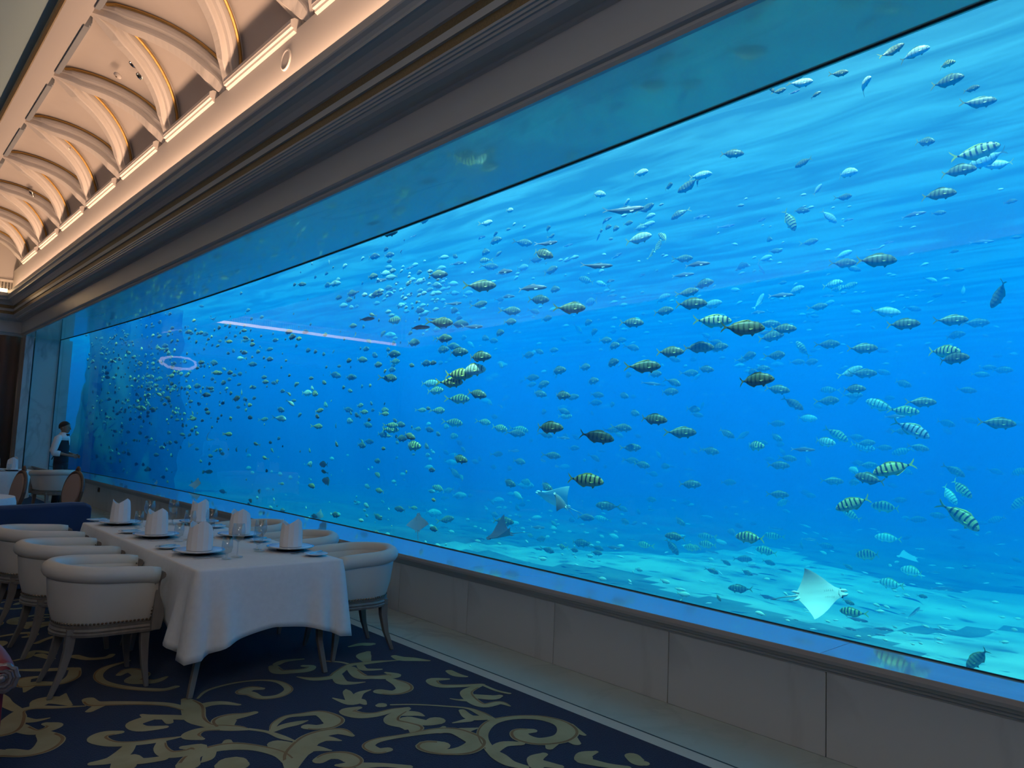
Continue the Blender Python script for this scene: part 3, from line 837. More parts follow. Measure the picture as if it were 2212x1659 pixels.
# ------------------------------------------------------------------ the laid table
X0, X1, YF, YB = 1.63, 2.57, 4.46, 7.2
tb = empty('dining_table', ((X0 + X1) / 2, (YF + YB) / 2, 0.003), 0, 'long rectangular dining table hidden under a white cloth, pale tapering legs', 'table')
cx, cy = (X0 + X1) / 2, (YF + YB) / 2
b = MB(); b.box(X0 - cx + 0.01, YF - cy + 0.01, 0.715, X1 - cx - 0.01, YB - cy - 0.01, 0.752); b.build('tabletop', M['grey_wood'], tb)
b = MB(); b.box(X0 - cx + 0.08, YF - cy + 0.08, 0.64, X1 - cx - 0.08, YB - cy - 0.08, 0.715); b.build('apron', M['grey_wood'], tb)
for sx in (-1, 1):
    for yy_ in (YF + 0.1, (YF + YB) / 2 - 0.07, (YF + YB) / 2 + 0.07, YB - 0.1):
        sy = -1 if yy_ < (YF + YB) / 2 else 1
        x = cx + sx * (0.40); b = MB(); pts = []
        for q, r in ((0, 0.032), (0.3, 0.026), (0.7, 0.018), (1, 0.016)):
            off = 0.05 * q ** 2.2 - 0.03 * sin(q * pi)
            pts.append([(x - cx + sx * off * 0.8 + ax * r, yy_ - cy + sy * off * 0.5 + ay * r, 0.70 * (1 - q)) for ax, ay in ((-1, -1), (1, -1), (1, 1), (-1, 1))])
        b.rings(pts); b.build('leg', M['grey_wood'], tb, bevel=0.005)
def rect_cloth(name, X0, X1, YF, YB, ztop, drop, cdrop, label, group=None, seed=1, nper=56):
    r_ = random.Random(seed)
    per = []                     # (point, outward, distance to the nearest corner)
    def side(a, b_, n, nrm):
        for i in range(n):
            t = i / n; p = V(a).lerp(V(b_), t); L = (V(b_) - V(a)).length
            per.append((p, V(nrm), min(t, 1 - t) * L))
    c_ = [(X0, YF), (X1, YF), (X1, YB), (X0, YB)]
    nm_ = [(0, -1), (1, 0), (0, 1), (-1, 0)]
    for k in range(4):
        L = (V(c_[(k + 1) % 4]) - V(c_[k])).length
        side(c_[k], c_[(k + 1) % 4], int(L / 0.025), nm_[k])
    N = len(per)
    out_ = []
    for i, (p, n, dc) in enumerate(per):
        n2 = per[i - 1][1]
        nn = n
        if dc < 0.03:
            nn = (n + (per[i - 1][1] if dc < 1e-6 else n)).normalized()
        out_.append((V((p.x, p.y, 0)), V((nn.x, nn.y, 0)), dc))
    rings = []
    lev = 12
    ph = [r_.uniform(0, 6) for _ in range(6)]
    for l in range(lev + 1):
        q = l / lev
        R = []
        if l == 0: E1, E2 = [], []
        for i, (p, n, dc) in enumerate(out_):
            corner = math.exp(-(dc / 0.13) ** 2)
            dr = drop + cdrop * math.exp(-dc / 0.26) + 0.012 * sin(i * 0.09 + ph[0])
            fold = (0.012 * sin(i * 0.16 + ph[1]) * (1 - corner) + 0.006 * sin(i * 0.41 + ph[2]) + 0.05 * math.exp(-((dc - 0.16) / 0.06) ** 2) - 0.035 * math.exp(-((dc - 0.07) / 0.035) ** 2)) * q ** 1.2
            off = 0.006 + 0.012 * min(1, q * 8) + 0.03 * q + fold + 0.05 * corner * q
            z = ztop - dr * q if q > 0 else ztop
            if l == 0: off = 0.0
            R.append(p + n * (max(off, 0.013) if l else 0) + V((0, 0, z)))
            if l == 0: E1.append(p + n * 0.009 + V((0, 0, ztop - 0.003)))
            if l == 0: E2.append(p + n * 0.013 + V((0, 0, ztop - 0.012)))
        rings.append(R)
        if l == 0: rings += [E1, E2]
    b = MB()
    b.rings(rings, cap0=True, cap1=False)
    o = b.build(name, M['cloth'], smooth=True)
    sm = o.modifiers.new('t', 'SOLIDIFY'); sm.thickness = 0.004; sm.offset = 1
    me = o.data
    return tag(o, label, 'tablecloth', group)
rect_cloth('tablecloth', X0, X1, YF, YB, 0.757, 0.34, 0.17, 'large white cloth with pointed hanging corners on the laid table')
ZT = 0.762
# ------------------------------------------------------------------ place settings
def make_charger():
    t = empty('charger_plate', (0, 0, ZT), 0, 'x', 'plate', 'plates under the napkins')
    b = MB(); b.lathe([(0.075, 0.0), (0.095, 0.001), (0.100, 0.008), (0.120, 0.016), (0.085, 0.014)], 32); b.build('foot', M['darkfoot'], t, smooth=True)
    b = MB(); b.lathe([(0.11, 0.014), (0.162, 0.022), (0.165, 0.026), (0.158, 0.028), (0.118, 0.021)], 40); b.build('rim', M['charger'], t, smooth=True)
    b = MB(); b.lathe([(0.115, 0.018), (0.150, 0.0265), (0.148, 0.029), (0.10, 0.023), (0.004, 0.023)], 40); b.build('dish', M['porcelain'], t, smooth=True)
    return t
def make_napkin(var=0):
    """folded mitre: a cone of cloth with two peaks"""
    b = MB()
    for side, tw, hp in ((0, 0.0, 0.190), (pi, 0.75, 0.182)):
        rows = []
        N_ = 8
        for l in range(6):
            q = l / 5; R = []
            for i in range(N_ + 1):
                u = i / N_ * 2 - 1                       # -1..1 across the panel
                a = side + tw + u * 1.85
                top = 0.108 + (hp - 0.108) * (1 - abs(u)) ** 0.8
                k = 1.0 + 0.05 * sin(q * pi) - 0.16 * q * (1 - abs(u) * 0.6) + (0.02 if side == 0 else 0)
                R.append((0.062 * cos(a) * k, 0.066 * sin(a) * k, top * q))
            rows.append(R)
        b.rings(rows, closed=False)
    b.lathe([(0.058, 0.0), (0.058, 0.004), (0.05, 0.05)], 12)
    o = b.build('folded_napkin', M['napkin'])
    sm = o.modifiers.new('t', 'SOLIDIFY'); sm.thickness = 0.002
    return tag(o, 'x', 'napkin', 'folded white napkins on the laid table')
def make_wine():
    t = empty('wine_glass', (0, 0, ZT), 0, 'x', 'wine glass', 'stemmed wine glasses')
    b = MB(); b.lathe([(0.036, 0), (0.036, 0.002), (0.010, 0.006), (0.0045, 0.014), (0.004, 0.09), (0.008, 0.098)], 20); b.build('stem', M['glass'], t, smooth=True)
    b = MB(); b.lathe([(0.006, 0.096), (0.025, 0.108), (0.040, 0.135), (0.043, 0.16), (0.036, 0.215), (0.0345, 0.215), (0.0415, 0.16), (0.0385, 0.137), (0.024, 0.111), (0.004, 0.100)], 24); b.build('bowl', M['glass'], t, smooth=True)
    return t
def make_tumbler():
    t = empty('water_goblet', (0, 0, ZT), 0, 'x', 'glass', 'short water goblets')
    b = MB(); b.lathe([(0.030, 0), (0.030, 0.002), (0.009, 0.006), (0.006, 0.02), (0.009, 0.032)], 20); b.build('foot', M['glass'], t, smooth=True)
    b = MB(); b.lathe([(0.006, 0.030), (0.028, 0.040), (0.036, 0.075), (0.031, 0.135), (0.0295, 0.135), (0.0345, 0.075), (0.027, 0.042), (0.004, 0.033)], 24); b.build('bowl', M['glass'], t, smooth=True)
    return t
def make_bread():
    t = empty('bread_plate', (0, 0, ZT), 0, 'x', 'plate', 'small side plates')
    b = MB(); b.lathe([(0.04, 0), (0.05, 0.004), (0.080, 0.013), (0.080, 0.016), (0.05, 0.008), (0.003, 0.007)], 28); b.build('dish', M['porcelain'], t, smooth=True)
    return t
def make_knife(L=0.2, name='butter_knife'):
    b = MB()
    b.rings([[(x, -w_, z0), (x, w_, z0), (x, w_, z0 + h), (x, -w_, z0 + h)] for x, w_, z0, h in
             ((-L / 2, 0.004, 0, 0.004), (-L / 2 + 0.01, 0.0065, 0, 0.006), (0.0, 0.0045, 0.0005, 0.004), (0.01, 0.008, 0.001, 0.002), (L / 2 - 0.02, 0.009, 0.001, 0.0015), (L / 2, 0.002, 0.001, 0.001))])
    o = b.build(name, M['steel'], bevel=0.0008)
    return tag(o, 'x', 'knife', 'knives on the laid table')
def make_fork(L=0.2):
    t = empty('fork', (0, 0, ZT), 0, 'x', 'fork', 'forks on the laid table')
    b = MB()
    b.rings([[(x, -w_, z), (x, w_, z), (x, w_, z + 0.0025), (x, -w_, z + 0.0025)] for x, w_, z in
             ((-L / 2, 0.007, 0.0), (-L / 2 + 0.03, 0.005, 0.001), (0.03, 0.003, 0.004), (0.045, 0.010, 0.002), (0.055, 0.0115, 0.001))])
    b.build('handle', M['steel'], t)
    b = MB()
    for k in range(4):
        y = -0.010 + k * 0.0067; b.box(0.054, y - 0.0015, 0.001, L / 2, y + 0.0015, 0.003)
    b.build('tines', M['steel'], t)
    return t
proto = {'c': make_charger(), 'n': make_napkin(), 'w': make_wine(), 't': make_tumbler(), 'b': make_bread(), 'k': make_knife(), 'bk': make_knife(0.16), 'f': make_fork()}
used = set()
def put(k, x, y, z, rz, label, dz=0):
    o = proto[k]
    if k in used: o = copy_tree(o)
    used.add(k)
    o.location = (x, y, z); o.rotation_euler.z = radians(rz); o['label'] = label
    return o
seats = [(1.845, 5.06, 0, 'left side of laid table, nearest the camera', -95), (1.855, 6.00, 0, 'left side of laid table, middle place', -80), (1.84, 6.93, 0, 'left side of laid table, by the sofa', -60),
         (2.45, 4.97, 180, 'window side of laid table, nearest the camera', -75), (2.41, 5.78, 180, 'window side of laid table, middle place', -100), (2.44, 6.75, 180, 'window side of laid table, farthest place', -70)]
for (x, y, rz, wh, nr) in seats:
    s = 1 if rz == 0 else -1
    put('c', x, y, ZT, rz, 'white plate on a silver-rimmed charger, ' + wh)
    put('n', x, y, ZT + 0.0245, nr, 'white napkin folded into a two-peaked mitre, ' + wh).scale = (1.2, 1.2, 1.04)
    put('w', x + s * (0.16 if s > 0 else 0.22), y - s * (0.24 if s > 0 else 0.02), ZT, 0, 'tall stemmed wine glass, ' + wh)
    put('t', x + s * (0.07 if s > 0 else 0.19), y - s * (0.29 if s > 0 else 0.12), ZT, 0, 'short clear water goblet, ' + wh)
    put('b', x - s * (0.10 if s > 0 else 0.03), y + s * 0.32, ZT, 0, 'small white side plate, ' + wh)
    put('bk', x - s * (0.10 if s > 0 else 0.03), y + s * 0.32, ZT + 0.018, 30 + rz, 'steel butter knife on side plate, ' + wh)
    put('k', x - s * 0.01, y - s * 0.195, ZT, rz, 'steel table knife right of the plate, ' + wh)
    put('f', x - s * 0.01, y + s * 0.195, ZT, rz, 'steel table fork left of the plate, ' + wh)

# ------------------------------------------------------------------ blue banquette behind the chairs
sf = empty('sofa', (0.6, 8.1, 0.003), 0, 'blue velvet banquette with a flat high back behind the tub chairs', 'sofa')
b = MB()
pr = [(-2.4, 0.775), (-1.0, 0.785), (0.3, 0.80), (1.10, 0.83), (1.22, 0.828), (1.27, 0.80)]
b.rings([[(x, -0.09, 0.08), (x, -0.09, z), (x, -0.05, z + 0.02), (x, 0.05, z + 0.02), (x, 0.09, z), (x, 0.09, 0.08)] for x, z in pr])
b.build('backrest', M['velvet_blue'], sf, smooth=False, bevel=0.012)
b = MB(); b.box(-2.4, 0.09, 0.14, 1.26, 0.62, 0.44); b.build('seat', M['velvet_blue'], sf, bevel=0.03)
b = MB(); b.box(-2.4, -0.06, 0.0, 1.24, 0.58, 0.10); b.build('plinth', M['dark'], sf)
# near armchair at the left edge: red velvet arm roll ending in a silver rosette
ac = empty('armchair', (0, 0, 0), 0, 'red velvet armchair arm with carved silver scroll end at the left edge', 'chair')
P0 = at(4, 1466, 3.0)
ac.location = (P0.x, P0.y, 0)
ax_ = V((0.80, -0.60, 0)).normalized()
vd = (CP - P0); vd.z *= 0.4; vd.normalize()
b = MB(); pts = []
for q in range(10):
    s = q / 9
    pts.append(V((0, 0, P0.z)) - vd * (0.50 * s) + V((0, 0, 0.075 * sin(s * 2.2))) + RT * (-0.26 * s ** 1.3))
b.tube(pts, [0.052 + 0.040 * (q / 9) for q in range(10)], 20)
b.build('arm_roll', M['velvet_red'], ac, smooth=True)
b = MB()
q0 = vd.to_track_quat('Z', 'Y').to_matrix()
prof = [(0.058, -0.012), (0.062, 0.0), (0.058, 0.010), (0.048, 0.012), (0.044, 0.004), (0.038, 0.006), (0.034, 0.014), (0.026, 0.014), (0.022, 0.005), (0.016, 0.008), (0.012, 0.018), (0.003, 0.02)]
b.rings([[V((0, 0, P0.z)) + q0 @ V((r * cos(2 * pi * j / 28) * (1 + 0.05 * cos(10 * pi * j / 14)), r * sin(2 * pi * j / 28) * (1 + 0.05 * cos(10 * pi * j / 14)), z)) for j in range(28)] for r, z in prof])
b.build('rosette', M['silver'], ac, smooth=False, label='carved silver rosette')
b = MB()
for s0 in (0.06,):
    a0 = V((0, 0, 0)) - vd * 0.06; a1 = V((0, 0, 0)) - vd * 0.46 + V((-RT.x, -RT.y, 0)) * 0.20; a0 += V((-RT.x, -RT.y, 0)) * 0.02
    sd = V((-vd.y, vd.x, 0)).normalized() * 0.03
    zt = P0.z - 0.03
    b.add([a0 - sd + V((0, 0, 0.12 - 0)), a0 + sd + V((0, 0, 0.12)), a1 + sd + V((0, 0, 0.12)), a1 - sd + V((0, 0, 0.12)),
           a0 - sd + V((0, 0, zt)), a0 + sd + V((0, 0, zt)), a1 + sd + V((0, 0, zt + 0.12)), a1 - sd + V((0, 0, zt + 0.12))],
          [(0, 3, 2, 1), (4, 5, 6, 7), (0, 1, 5, 4), (1, 2, 6, 5), (2, 3, 7, 6), (3, 0, 4, 7)])
b.v = [(x, y, z - (a0.z if z < 0.2 else 0) * 0) for x, y, z in b.v]
o = b.build('side_panel', M['velvet_red'], ac, bevel=0.01)
side = -RT; side.z = 0; side.normalize()
b = MB()
c0 = V((0, 0, 0)) + side * 0.62 - vd * 0.36; c0.z = 0
b.box(c0.x - 0.3, c0.y - 0.28, 0.14, c0.x + 0.3, c0.y + 0.28, 0.44); b.build('seat', M['velvet_red'], ac, bevel=0.04)
b = MB(); b.box(c0.x - 0.3, c0.y + 0.28, 0.14, c0.x + 0.3, c0.y + 0.40, 0.98); b.build('backrest', M['velvet_red'], ac, bevel=0.05)
b = MB()
for dx, dy in ((-0.26, -0.24), (0.26, -0.24), (-0.26, 0.24), (0.26, 0.24)):
    bb = MB(); bb.lathe([(0.016, 0), (0.02, 0.05), (0.028, 0.15)], 10, (c0.x + dx, c0.y + dy, 0)); bb.build('leg', M['silver'], ac, smooth=True)

# ------------------------------------------------------------------ tables farther back
def round_cloth(name, cx, cy, r, ztop, drop, label, group, seed):
    r_ = random.Random(seed); ph = r_.uniform(0, 6)
    n = 96; rings = []
    b = MB()
    for l in range(10):
        q = l / 9
        R = []
        for i in range(n):
            a = 2 * pi * i / n
            dr = drop + 0.10 * abs(sin(2 * a + ph)) ** 3
            rr = r + 0.012 * min(1, q * 9) + q * (0.03 + 0.028 * sin(11 * a + ph) + 0.012 * sin(23 * a))
            R.append((cx + rr * cos(a), cy + rr * sin(a), ztop - dr * q if l else ztop))
        rings.append(R)
    b.rings([[(cx + 0.01 * cos(2 * pi * i / n), cy + 0.01 * sin(2 * pi * i / n), ztop) for i in range(n)]] + rings, cap0=True, cap1=False)
    o = b.build(name, M['cloth'], smooth=True)
    es = o.modifiers.new('e', 'EDGE_SPLIT'); es.split_angle = radians(50)
    return tag(o, label, 'tablecloth', group)
def round_table(cx, cy, r, label, clabel, seed, drop=0.42):
    t = empty('round_table', (cx, cy, 0.003), 0, label, 'table', 'round tables behind the sofa')
    b = MB(); b.lathe([(r - 0.02, 0.72), (r - 0.005, 0.725), (r - 0.005, 0.75), (r - 0.02, 0.754)], 40); b.build('tabletop', M['grey_wood'], t)
    b = MB(); b.lathe([(0.25, 0), (0.25, 0.03), (0.06, 0.07), (0.045, 0.3), (0.055, 0.65), (0.2, 0.72)], 20); b.build('pedestal', M['grey_wood'], t, smooth=True)
    round_cloth('tablecloth', cx, cy, r, 0.758, drop, clabel, 'white cloths on the round tables', seed)
round_table(1.05, 10.2, 0.52, 'small round table just behind the blue sofa', 'white cloth on the small round table just behind the blue sofa', 2)
round_table(2.12, 16.4, 0.66, 'round table in front of the window pilaster', 'white cloth on the round table in front of the pilaster', 5)
dz = ZT
lab = [(1.28, 10.25, 'black-rimmed plate on the small round table behind the blue sofa')]
put('c', 1.25, 10.25, dz, 0, 'white plate with silver rim, small round table behind the blue sofa')
for (x, y, wh) in ((2.38, 16.0, 'right'), (2.1, 15.95, 'middle')):
    put('c', x, y, dz, 0, 'white plate on a silver-rimmed charger, %s place on the far round table' % wh)
    n_ = put('n', x, y, dz + 0.0245, 40, 'white napkin folded into a two-peaked mitre, %s place on the far round table' % wh); n_.scale = (1.35, 1.35, 1.25); n_['group'] = 'napkins on the far round table'
put('w', 1.87, 15.9, dz, 0, 'tall stemmed wine glass at the left of the far round table')
put('t', 2.3, 15.75, dz, 0, 'short clear water goblet on the far round table')

# show-wood side chairs with oval upholstered backs (face +x locally)
def make_oval_chair():
    t = empty('oval_back_chair', (0, 0, 0), 0, 'x', 'chair', 'oval-back wooden chairs')
    n = 28
    def oval(rx, rz, x0, lean=0.16):
        return [V((x0 - lean * ((rz * sin(2 * pi * i / n) + 0.25)) , rx * cos(2 * pi * i / n), 0.75 + rz * sin(2 * pi * i / n))) for i in range(n)]
    b = MB(); p = oval(0.215, 0.245, -0.22); b.tube(p + [p[0]], 0.022, 8, caps=False)
    o = b.build('back_frame', M['red_wood'], t, smooth=True)
    b = MB(); b.tube([V((-0.305, -0.05, 0.99)), V((-0.31, -0.02, 1.03)), V((-0.312, 0, 1.045)), V((-0.31, 0.02, 1.03)), V((-0.305, 0.05, 0.99))], [0.012, 0.022, 0.026, 0.022, 0.012], 8); b.build('crest', M['red_wood'], o, smooth=True)
    b = MB(); b.rings([[q + V((0.03, 0, 0)) for q in oval(0.19, 0.22, -0.22)], [q + V((-0.012, 0, 0)) for q in oval(0.195, 0.225, -0.22)]]); b.build('back_pad', M['pink_fabric'], t, smooth=False)
    b = MB()
    for s in (-1, 1):
        b.tube([V((-0.20, s * 0.13, 0.42)), V((-0.205, s * 0.12, 0.50)), V((-0.22, s * 0.14, 0.56))], 0.018, 8)
    b.build('back_support', M['red_wood'], t, smooth=True)
    b = MB(); b.lathe([(0.22, 0.36), (0.235, 0.37), (0.235, 0.42), (0.22, 0.43)], 28, sx=1, sy=1.05); b.build('seat_rail', M['red_wood'], t)
    b = MB(); b.lathe([(0.215, 0.43), (0.215, 0.455), (0.17, 0.475), (0.02, 0.48)], 28, sx=1, sy=1.05); b.build('seat', M['pink_fabric'], t, smooth=True)
    for sx in (-1, 1):
        for sy in (-1, 1):
            b = MB(); b.tube([(0.155 * sx, 0.155 * sy, 0.38), (0.165 * sx, 0.16 * sy, 0.2), (0.175 * sx, 0.165 * sy, 0.0)], [0.024, 0.018, 0.012], 8); b.build('leg', M['red_wood'], t, smooth=True)
    return t
oc = make_oval_chair()
oc.location = (2.08, 10.95, 0.003); oc.rotation_euler.z = radians(196); oc['label'] = 'oval-back wooden chair with tan upholstery in front of the window wall'
c = copy_tree(oc); c.location = (1.47, 11.0, 0.003); c.rotation_euler.z = radians(189); c['label'] = 'oval-back wooden chair seen edge on beside the small round table'
c = copy_tree(oc); c.location = (0.88, 11.25, 0.003); c.rotation_euler.z = radians(140); c['label'] = 'oval-back wooden chair at the left edge behind the small round table'
ob = proto  # prototypes are all placed

# ------------------------------------------------------------------ crystal wall light (only its mirror image in the pane is in view)
t = empty('crystal_light', (1.92, 22.4, 3.62), 0, 'oval ring of lit crystal mirrored in the aquarium glass', 'lamp')
b = MB(); pts = [(0.41 * cos(2 * pi * i / 48), 0.06 * sin(2 * pi * i / 48), 0.17 * sin(2 * pi * i / 48)) for i in range(49)]
b.tube(pts, 0.04, 6, caps=False)
r_ = random.Random(5)
b.v = [(x + r_.uniform(-.02, .02), y + r_.uniform(-.02, .02), z + r_.uniform(-.02, .02)) for x, y, z in b.v]
b.build('crystal_ring', M['crystal'], t)
b = MB(); b.rings([[(x * 0.93, yo, z * 0.9) for x, y, z in pts[:-1]] for yo in (-0.012, 0.012)]); b.build('shade', M['silver'], t, label='grey glass shade inside the ring')
b = MB(); b.tube([(-0.3, 0, 0.13), (-0.3, 0, 3.04)], 0.006, 6); b.tube([(0.3, 0, 0.13), (0.3, 0, 3.04)], 0.006, 6); b.build('cable', M['steel'], t)

# ------------------------------------------------------------------ waiter (faces +x locally)
def skin(verts, edges, rad, lev=2):
    me = bpy.data.meshes.new('tmp'); me.from_pydata([tuple(v) for v in verts], edges, [])
    o = bpy.data.objects.new('tmp', me); COL.objects.link(o)
    md = o.modifiers.new('s', 'SKIN')
    for i, r in enumerate(rad):
        sv = me.skin_vertices[0].data[i]
        sv.radius = (r, r) if not hasattr(r, '__len__') else r
        sv.use_root = (i == 0)
    sb = o.modifiers.new('b', 'SUBSURF'); sb.levels = sb.render_levels = lev
    dg = bpy.context.evaluated_depsgraph_get()
    ev = bpy.data.meshes.new_from_object(o.evaluated_get(dg))
    vs = [tuple(v.co) for v in ev.vertices]; fs = [tuple(p.vertices) for p in ev.polygons]
    bpy.data.objects.remove(o)
    return vs, fs
def J():
    j = {}
    j['pel'] = (0, 0, .94); j['wai'] = (0.0, 0, 1.06); j['che'] = (-.01, 0, 1.24); j['sho'] = (-.01, 0, 1.38); j['nek'] = (.005, 0, 1.46); j['jaw'] = (.03, 0, 1.535); j['hed'] = (.018, 0, 1.60); j['top'] = (.012, 0, 1.645)
    for s, n in ((1, 'l'), (-1, 'r')):
        j['sh' + n] = (-.01, s * .17, 1.385); j['el' + n] = (-.06, s * .225, 1.12); j['wr' + n] = (.17, s * .15, 1.06); j['ha' + n] = (.235, s * .11, 1.045)
        j['hi' + n] = (0, s * .09, .88); j['kn' + n] = (.02, s * .10, .48); j['an' + n] = (-.01, s * .10, .08); j['to' + n] = (.12, s * .11, .035)
        for k in range(4):
            j['f%da' % k + n] = (.275 + .006 * (1.5 - abs(k - 1.5)), s * .085 - s * .0, 1.062 - k * .017)
            j['f%db' % k + n] = (.305 + .008 * (1.5 - abs(k - 1.5)), s * .062, 1.052 - k * .017)
        j['tha' + n] = (.245, s * .085, 1.075); j['thb' + n] = (.27, s * .06, 1.083)
    return j
j = J()
def chain(names, rads, edges):
    idx = {n: i for i, n in enumerate(names)}
    return skin([j[n] for n in names], [(idx[a], idx[b_]) for a, b_ in edges], [rads[n] for n in names])
pn = ['pel', 'wai', 'che', 'sho', 'nek', 'jaw', 'hed', 'top']
rd = dict(pel=(.13, .10), wai=(.12, .09), che=(.14, .10), sho=(.10, .075), nek=.05, jaw=(.056, .066), hed=(.072, .088), top=(.05, .06))
ed = [('pel', 'wai'), ('wai', 'che'), ('che', 'sho'), ('sho', 'nek'), ('nek', 'jaw'), ('jaw', 'hed'), ('hed', 'top')]
for n in 'lr':
    pn += [k + n for k in ('sh', 'el', 'wr', 'ha', 'hi', 'kn', 'an', 'to')]
    rd.update({'sh' + n: .055, 'el' + n: .038, 'wr' + n: .024, 'ha' + n: (.030, .017), 'hi' + n: .085, 'kn' + n: .052, 'an' + n: .036, 'to' + n: .03})
    ed += [('sho', 'sh' + n), ('sh' + n, 'el' + n), ('el' + n, 'wr' + n), ('wr' + n, 'ha' + n), ('pel', 'hi' + n), ('hi' + n, 'kn' + n), ('kn' + n, 'an' + n), ('an' + n, 'to' + n)]
    for k in range(4):
        pn += ['f%da' % k + n, 'f%db' % k + n]; rd['f%da' % k + n] = .0085; rd['f%db' % k + n] = .007
        ed += [('ha' + n, 'f%da' % k + n), ('f%da' % k + n, 'f%db' % k + n)]
    pn += ['tha' + n, 'thb' + n]; rd['tha' + n] = .011; rd['thb' + n] = .009; ed += [('ha' + n, 'tha' + n), ('tha' + n, 'thb' + n)]
b = MB(); vs, fs = chain(pn, rd, ed); b.add(vs, fs)
def ell(cx, cy, z, rx, ry, n=20): return [(cx + rx * cos(2 * pi * k / n), cy + ry * sin(2 * pi * k / n), z) for k in range(n)]
# skull and jaw, brow and chin drawn forward
b.rings([ell(.050, 0, 1.478, .018, .020), ell(.045, 0, 1.484, .042, .036), ell(.036, 0, 1.505, .064, .055), ell(.026, 0, 1.535, .078, .066), ell(.020, 0, 1.565, .088, .073),
         ell(.016, 0, 1.60, .094, .077), ell(.012, 0, 1.63, .094, .076), ell(.010, 0, 1.66, .082, .066), ell(.008, 0, 1.682, .055, .045), ell(.006, 0, 1.690, .015, .012)])
b.rings([ell(.112, 0, 1.548, .010, .014, 8), ell(.118, 0, 1.555, .016, .016, 8), ell(.112, 0, 1.575, .012, .009, 8), ell(.104, 0, 1.600, .008, .006, 8)])      # nose
for s in (-1, 1):
    b.rings([ell(.010, s * .077, 1.548, .008, .004, 8), ell(.006, s * .082, 1.57, .016, .007, 8), ell(.004, s * .083, 1.59, .018, .008, 8), ell(.008, s * .079, 1.605, .008, .004, 8)])   # ears
    b.rings([ell(.100, s * .030, 1.586, .004, .006, 8), ell(.101, s * .030, 1.590, .008, .013, 8), ell(.100, s * .030, 1.594, .004, .006, 8)], 1)                                   # eyes
    b.rings([ell(.104, s * .030, 1.604, .004, .018, 8), ell(.102, s * .030, 1.610, .004, .015, 8)], 1)
b.rings([ell(.098, 0, 1.519, .008, .018, 10), ell(.101, 0, 1.524, .011, .022, 10), ell(.098, 0, 1.529, .008, .016, 10)], 2)
per = empty('person', (3.20, 16.3, 0), radians(-32), 'waiter in white shirt, dark waistcoat and bow tie standing by the aquarium glass', 'person')
b.build('body', [M['skin'], M['hair'], M['red_wood']], per, smooth=True)
def cloth_part(name, m_, *lofts):
    b = MB()
    for r in lofts: b.rings(r)
    return b.build(name, m_, per, smooth=True)
def limb(pts, rad, n=12):
    q = MB(); q.tube(pts, rad, n); return q
b = MB()
for s in (-1, 1):
    b.tube([(-.01, s * .135, 1.405), (-.015, s * .185, 1.375), (-.035, s * .215, 1.26), (-.06, s * .232, 1.14), (-.045, s * .225, 1.095), (.01, s * .205, 1.090), (.05, s * .192, 1.085)],
           [.050, .066, .062, .060, .060, .056, .050], 14)
b.rings([ell(.0, 0, 1.34, .115, .165), ell(.0, 0, 1.41, .105, .165), ell(.0, 0, 1.44, .085, .115), ell(.004, 0, 1.465, .070, .076), ell(.006, 0, 1.488, .066, .070), ell(.006, 0, 1.49, .058, .062)])
b.build('shirt', M['shirt'], per, smooth=True)
cloth_part('waistcoat', M['vest'], [ell(0, 0, .89, .120, .160), ell(0, 0, .97, .122, .158), ell(0, 0, 1.07, .112, .148), ell(-.004, 0, 1.20, .122, .162), ell(-.008, 0, 1.31, .118, .168), ell(-.012, 0, 1.385, .098, .150), ell(-.016, 0, 1.425, .070, .105), ell(-.02, 0, 1.44, .05, .07)])
b = MB()
b.rings([ell(0, 0, .95, .118, .152), ell(0, 0, .88, .124, .160), ell(0, 0, .80, .118, .165), ell(0, 0, .77, .10, .15)])
for s in (-1, 1):
    b.tube([(0, s * .085, .86), (.01, s * .095, .68), (.02, s * .10, .48), (.0, s * .10, .28), (-.01, s * .10, .07)], [.095, .085, .068, .060, .060], 14)
b.build('trousers', M['vest'], per, smooth=True)
for s in (-1, 1):
    b = MB(); b.rings([[(x, s * .105 + w_ * cos(a), 0.002 + h * max(0, sin(a))) for a in [pi * i / 7 for i in range(8)]] for x, w_, h in ((-.08, .02, .05), (-.06, .038, .07), (.04, .042, .07), (.12, .045, .05), (.17, .03, .03))])
    b.build('shoe', M['hair'], per, smooth=True)
b = MB(); rings = []
for l in range(9):
    R = []
    for i in range(28):
        a = 2 * pi * i / 28
        th_end = radians(56 + (112 - 56) * (0.5 - 0.5 * cos(a)) ** 0.8)
        th = th_end * l / 8 + 0.02
        R.append((.010 + .103 * sin(th) * cos(a) * 1.02, .086 * sin(th) * sin(a), 1.60 + .108 * cos(th)))
    rings.append(R)
b.rings(rings)
b.build('hair', M['hair'], per, smooth=True)
b = MB()
for s in (-1, 1):
    b.rings([[(.085, s * .004, 1.437), (.105, s * .004, 1.437), (.105, s * .004, 1.449), (.085, s * .004, 1.449)], [(.070, s * .050, 1.418), (.092, s * .050, 1.418), (.092, s * .050, 1.466), (.070, s * .050, 1.466)]])
b.build('bow_tie', M['vest'], per)
b = MB(); b.rings([[(.122, -.004, 1.25), (.122, .004, 1.25), (.126, .004, 1.25), (.126, -.004, 1.25)], [(.112, -.035, 1.37), (.112, .035, 1.37), (.118, .03, 1.37), (.118, -.03, 1.37)], [(.070, -.050, 1.44), (.070, .050, 1.44), (.080, .045, 1.44), (.080, -.045, 1.44)]]); b.build('shirt_front', M['shirt'], per)
b = MB(); b.tube([(-.115, .03, 1.06), (-.16, .05, 1.01), (-.19, .06, .96)], 0.008, 6); b.tube([(-.115, -.01, 1.06), (-.15, -.02, .99)], 0.008, 6); b.build('apron_string', M['vest'], per)

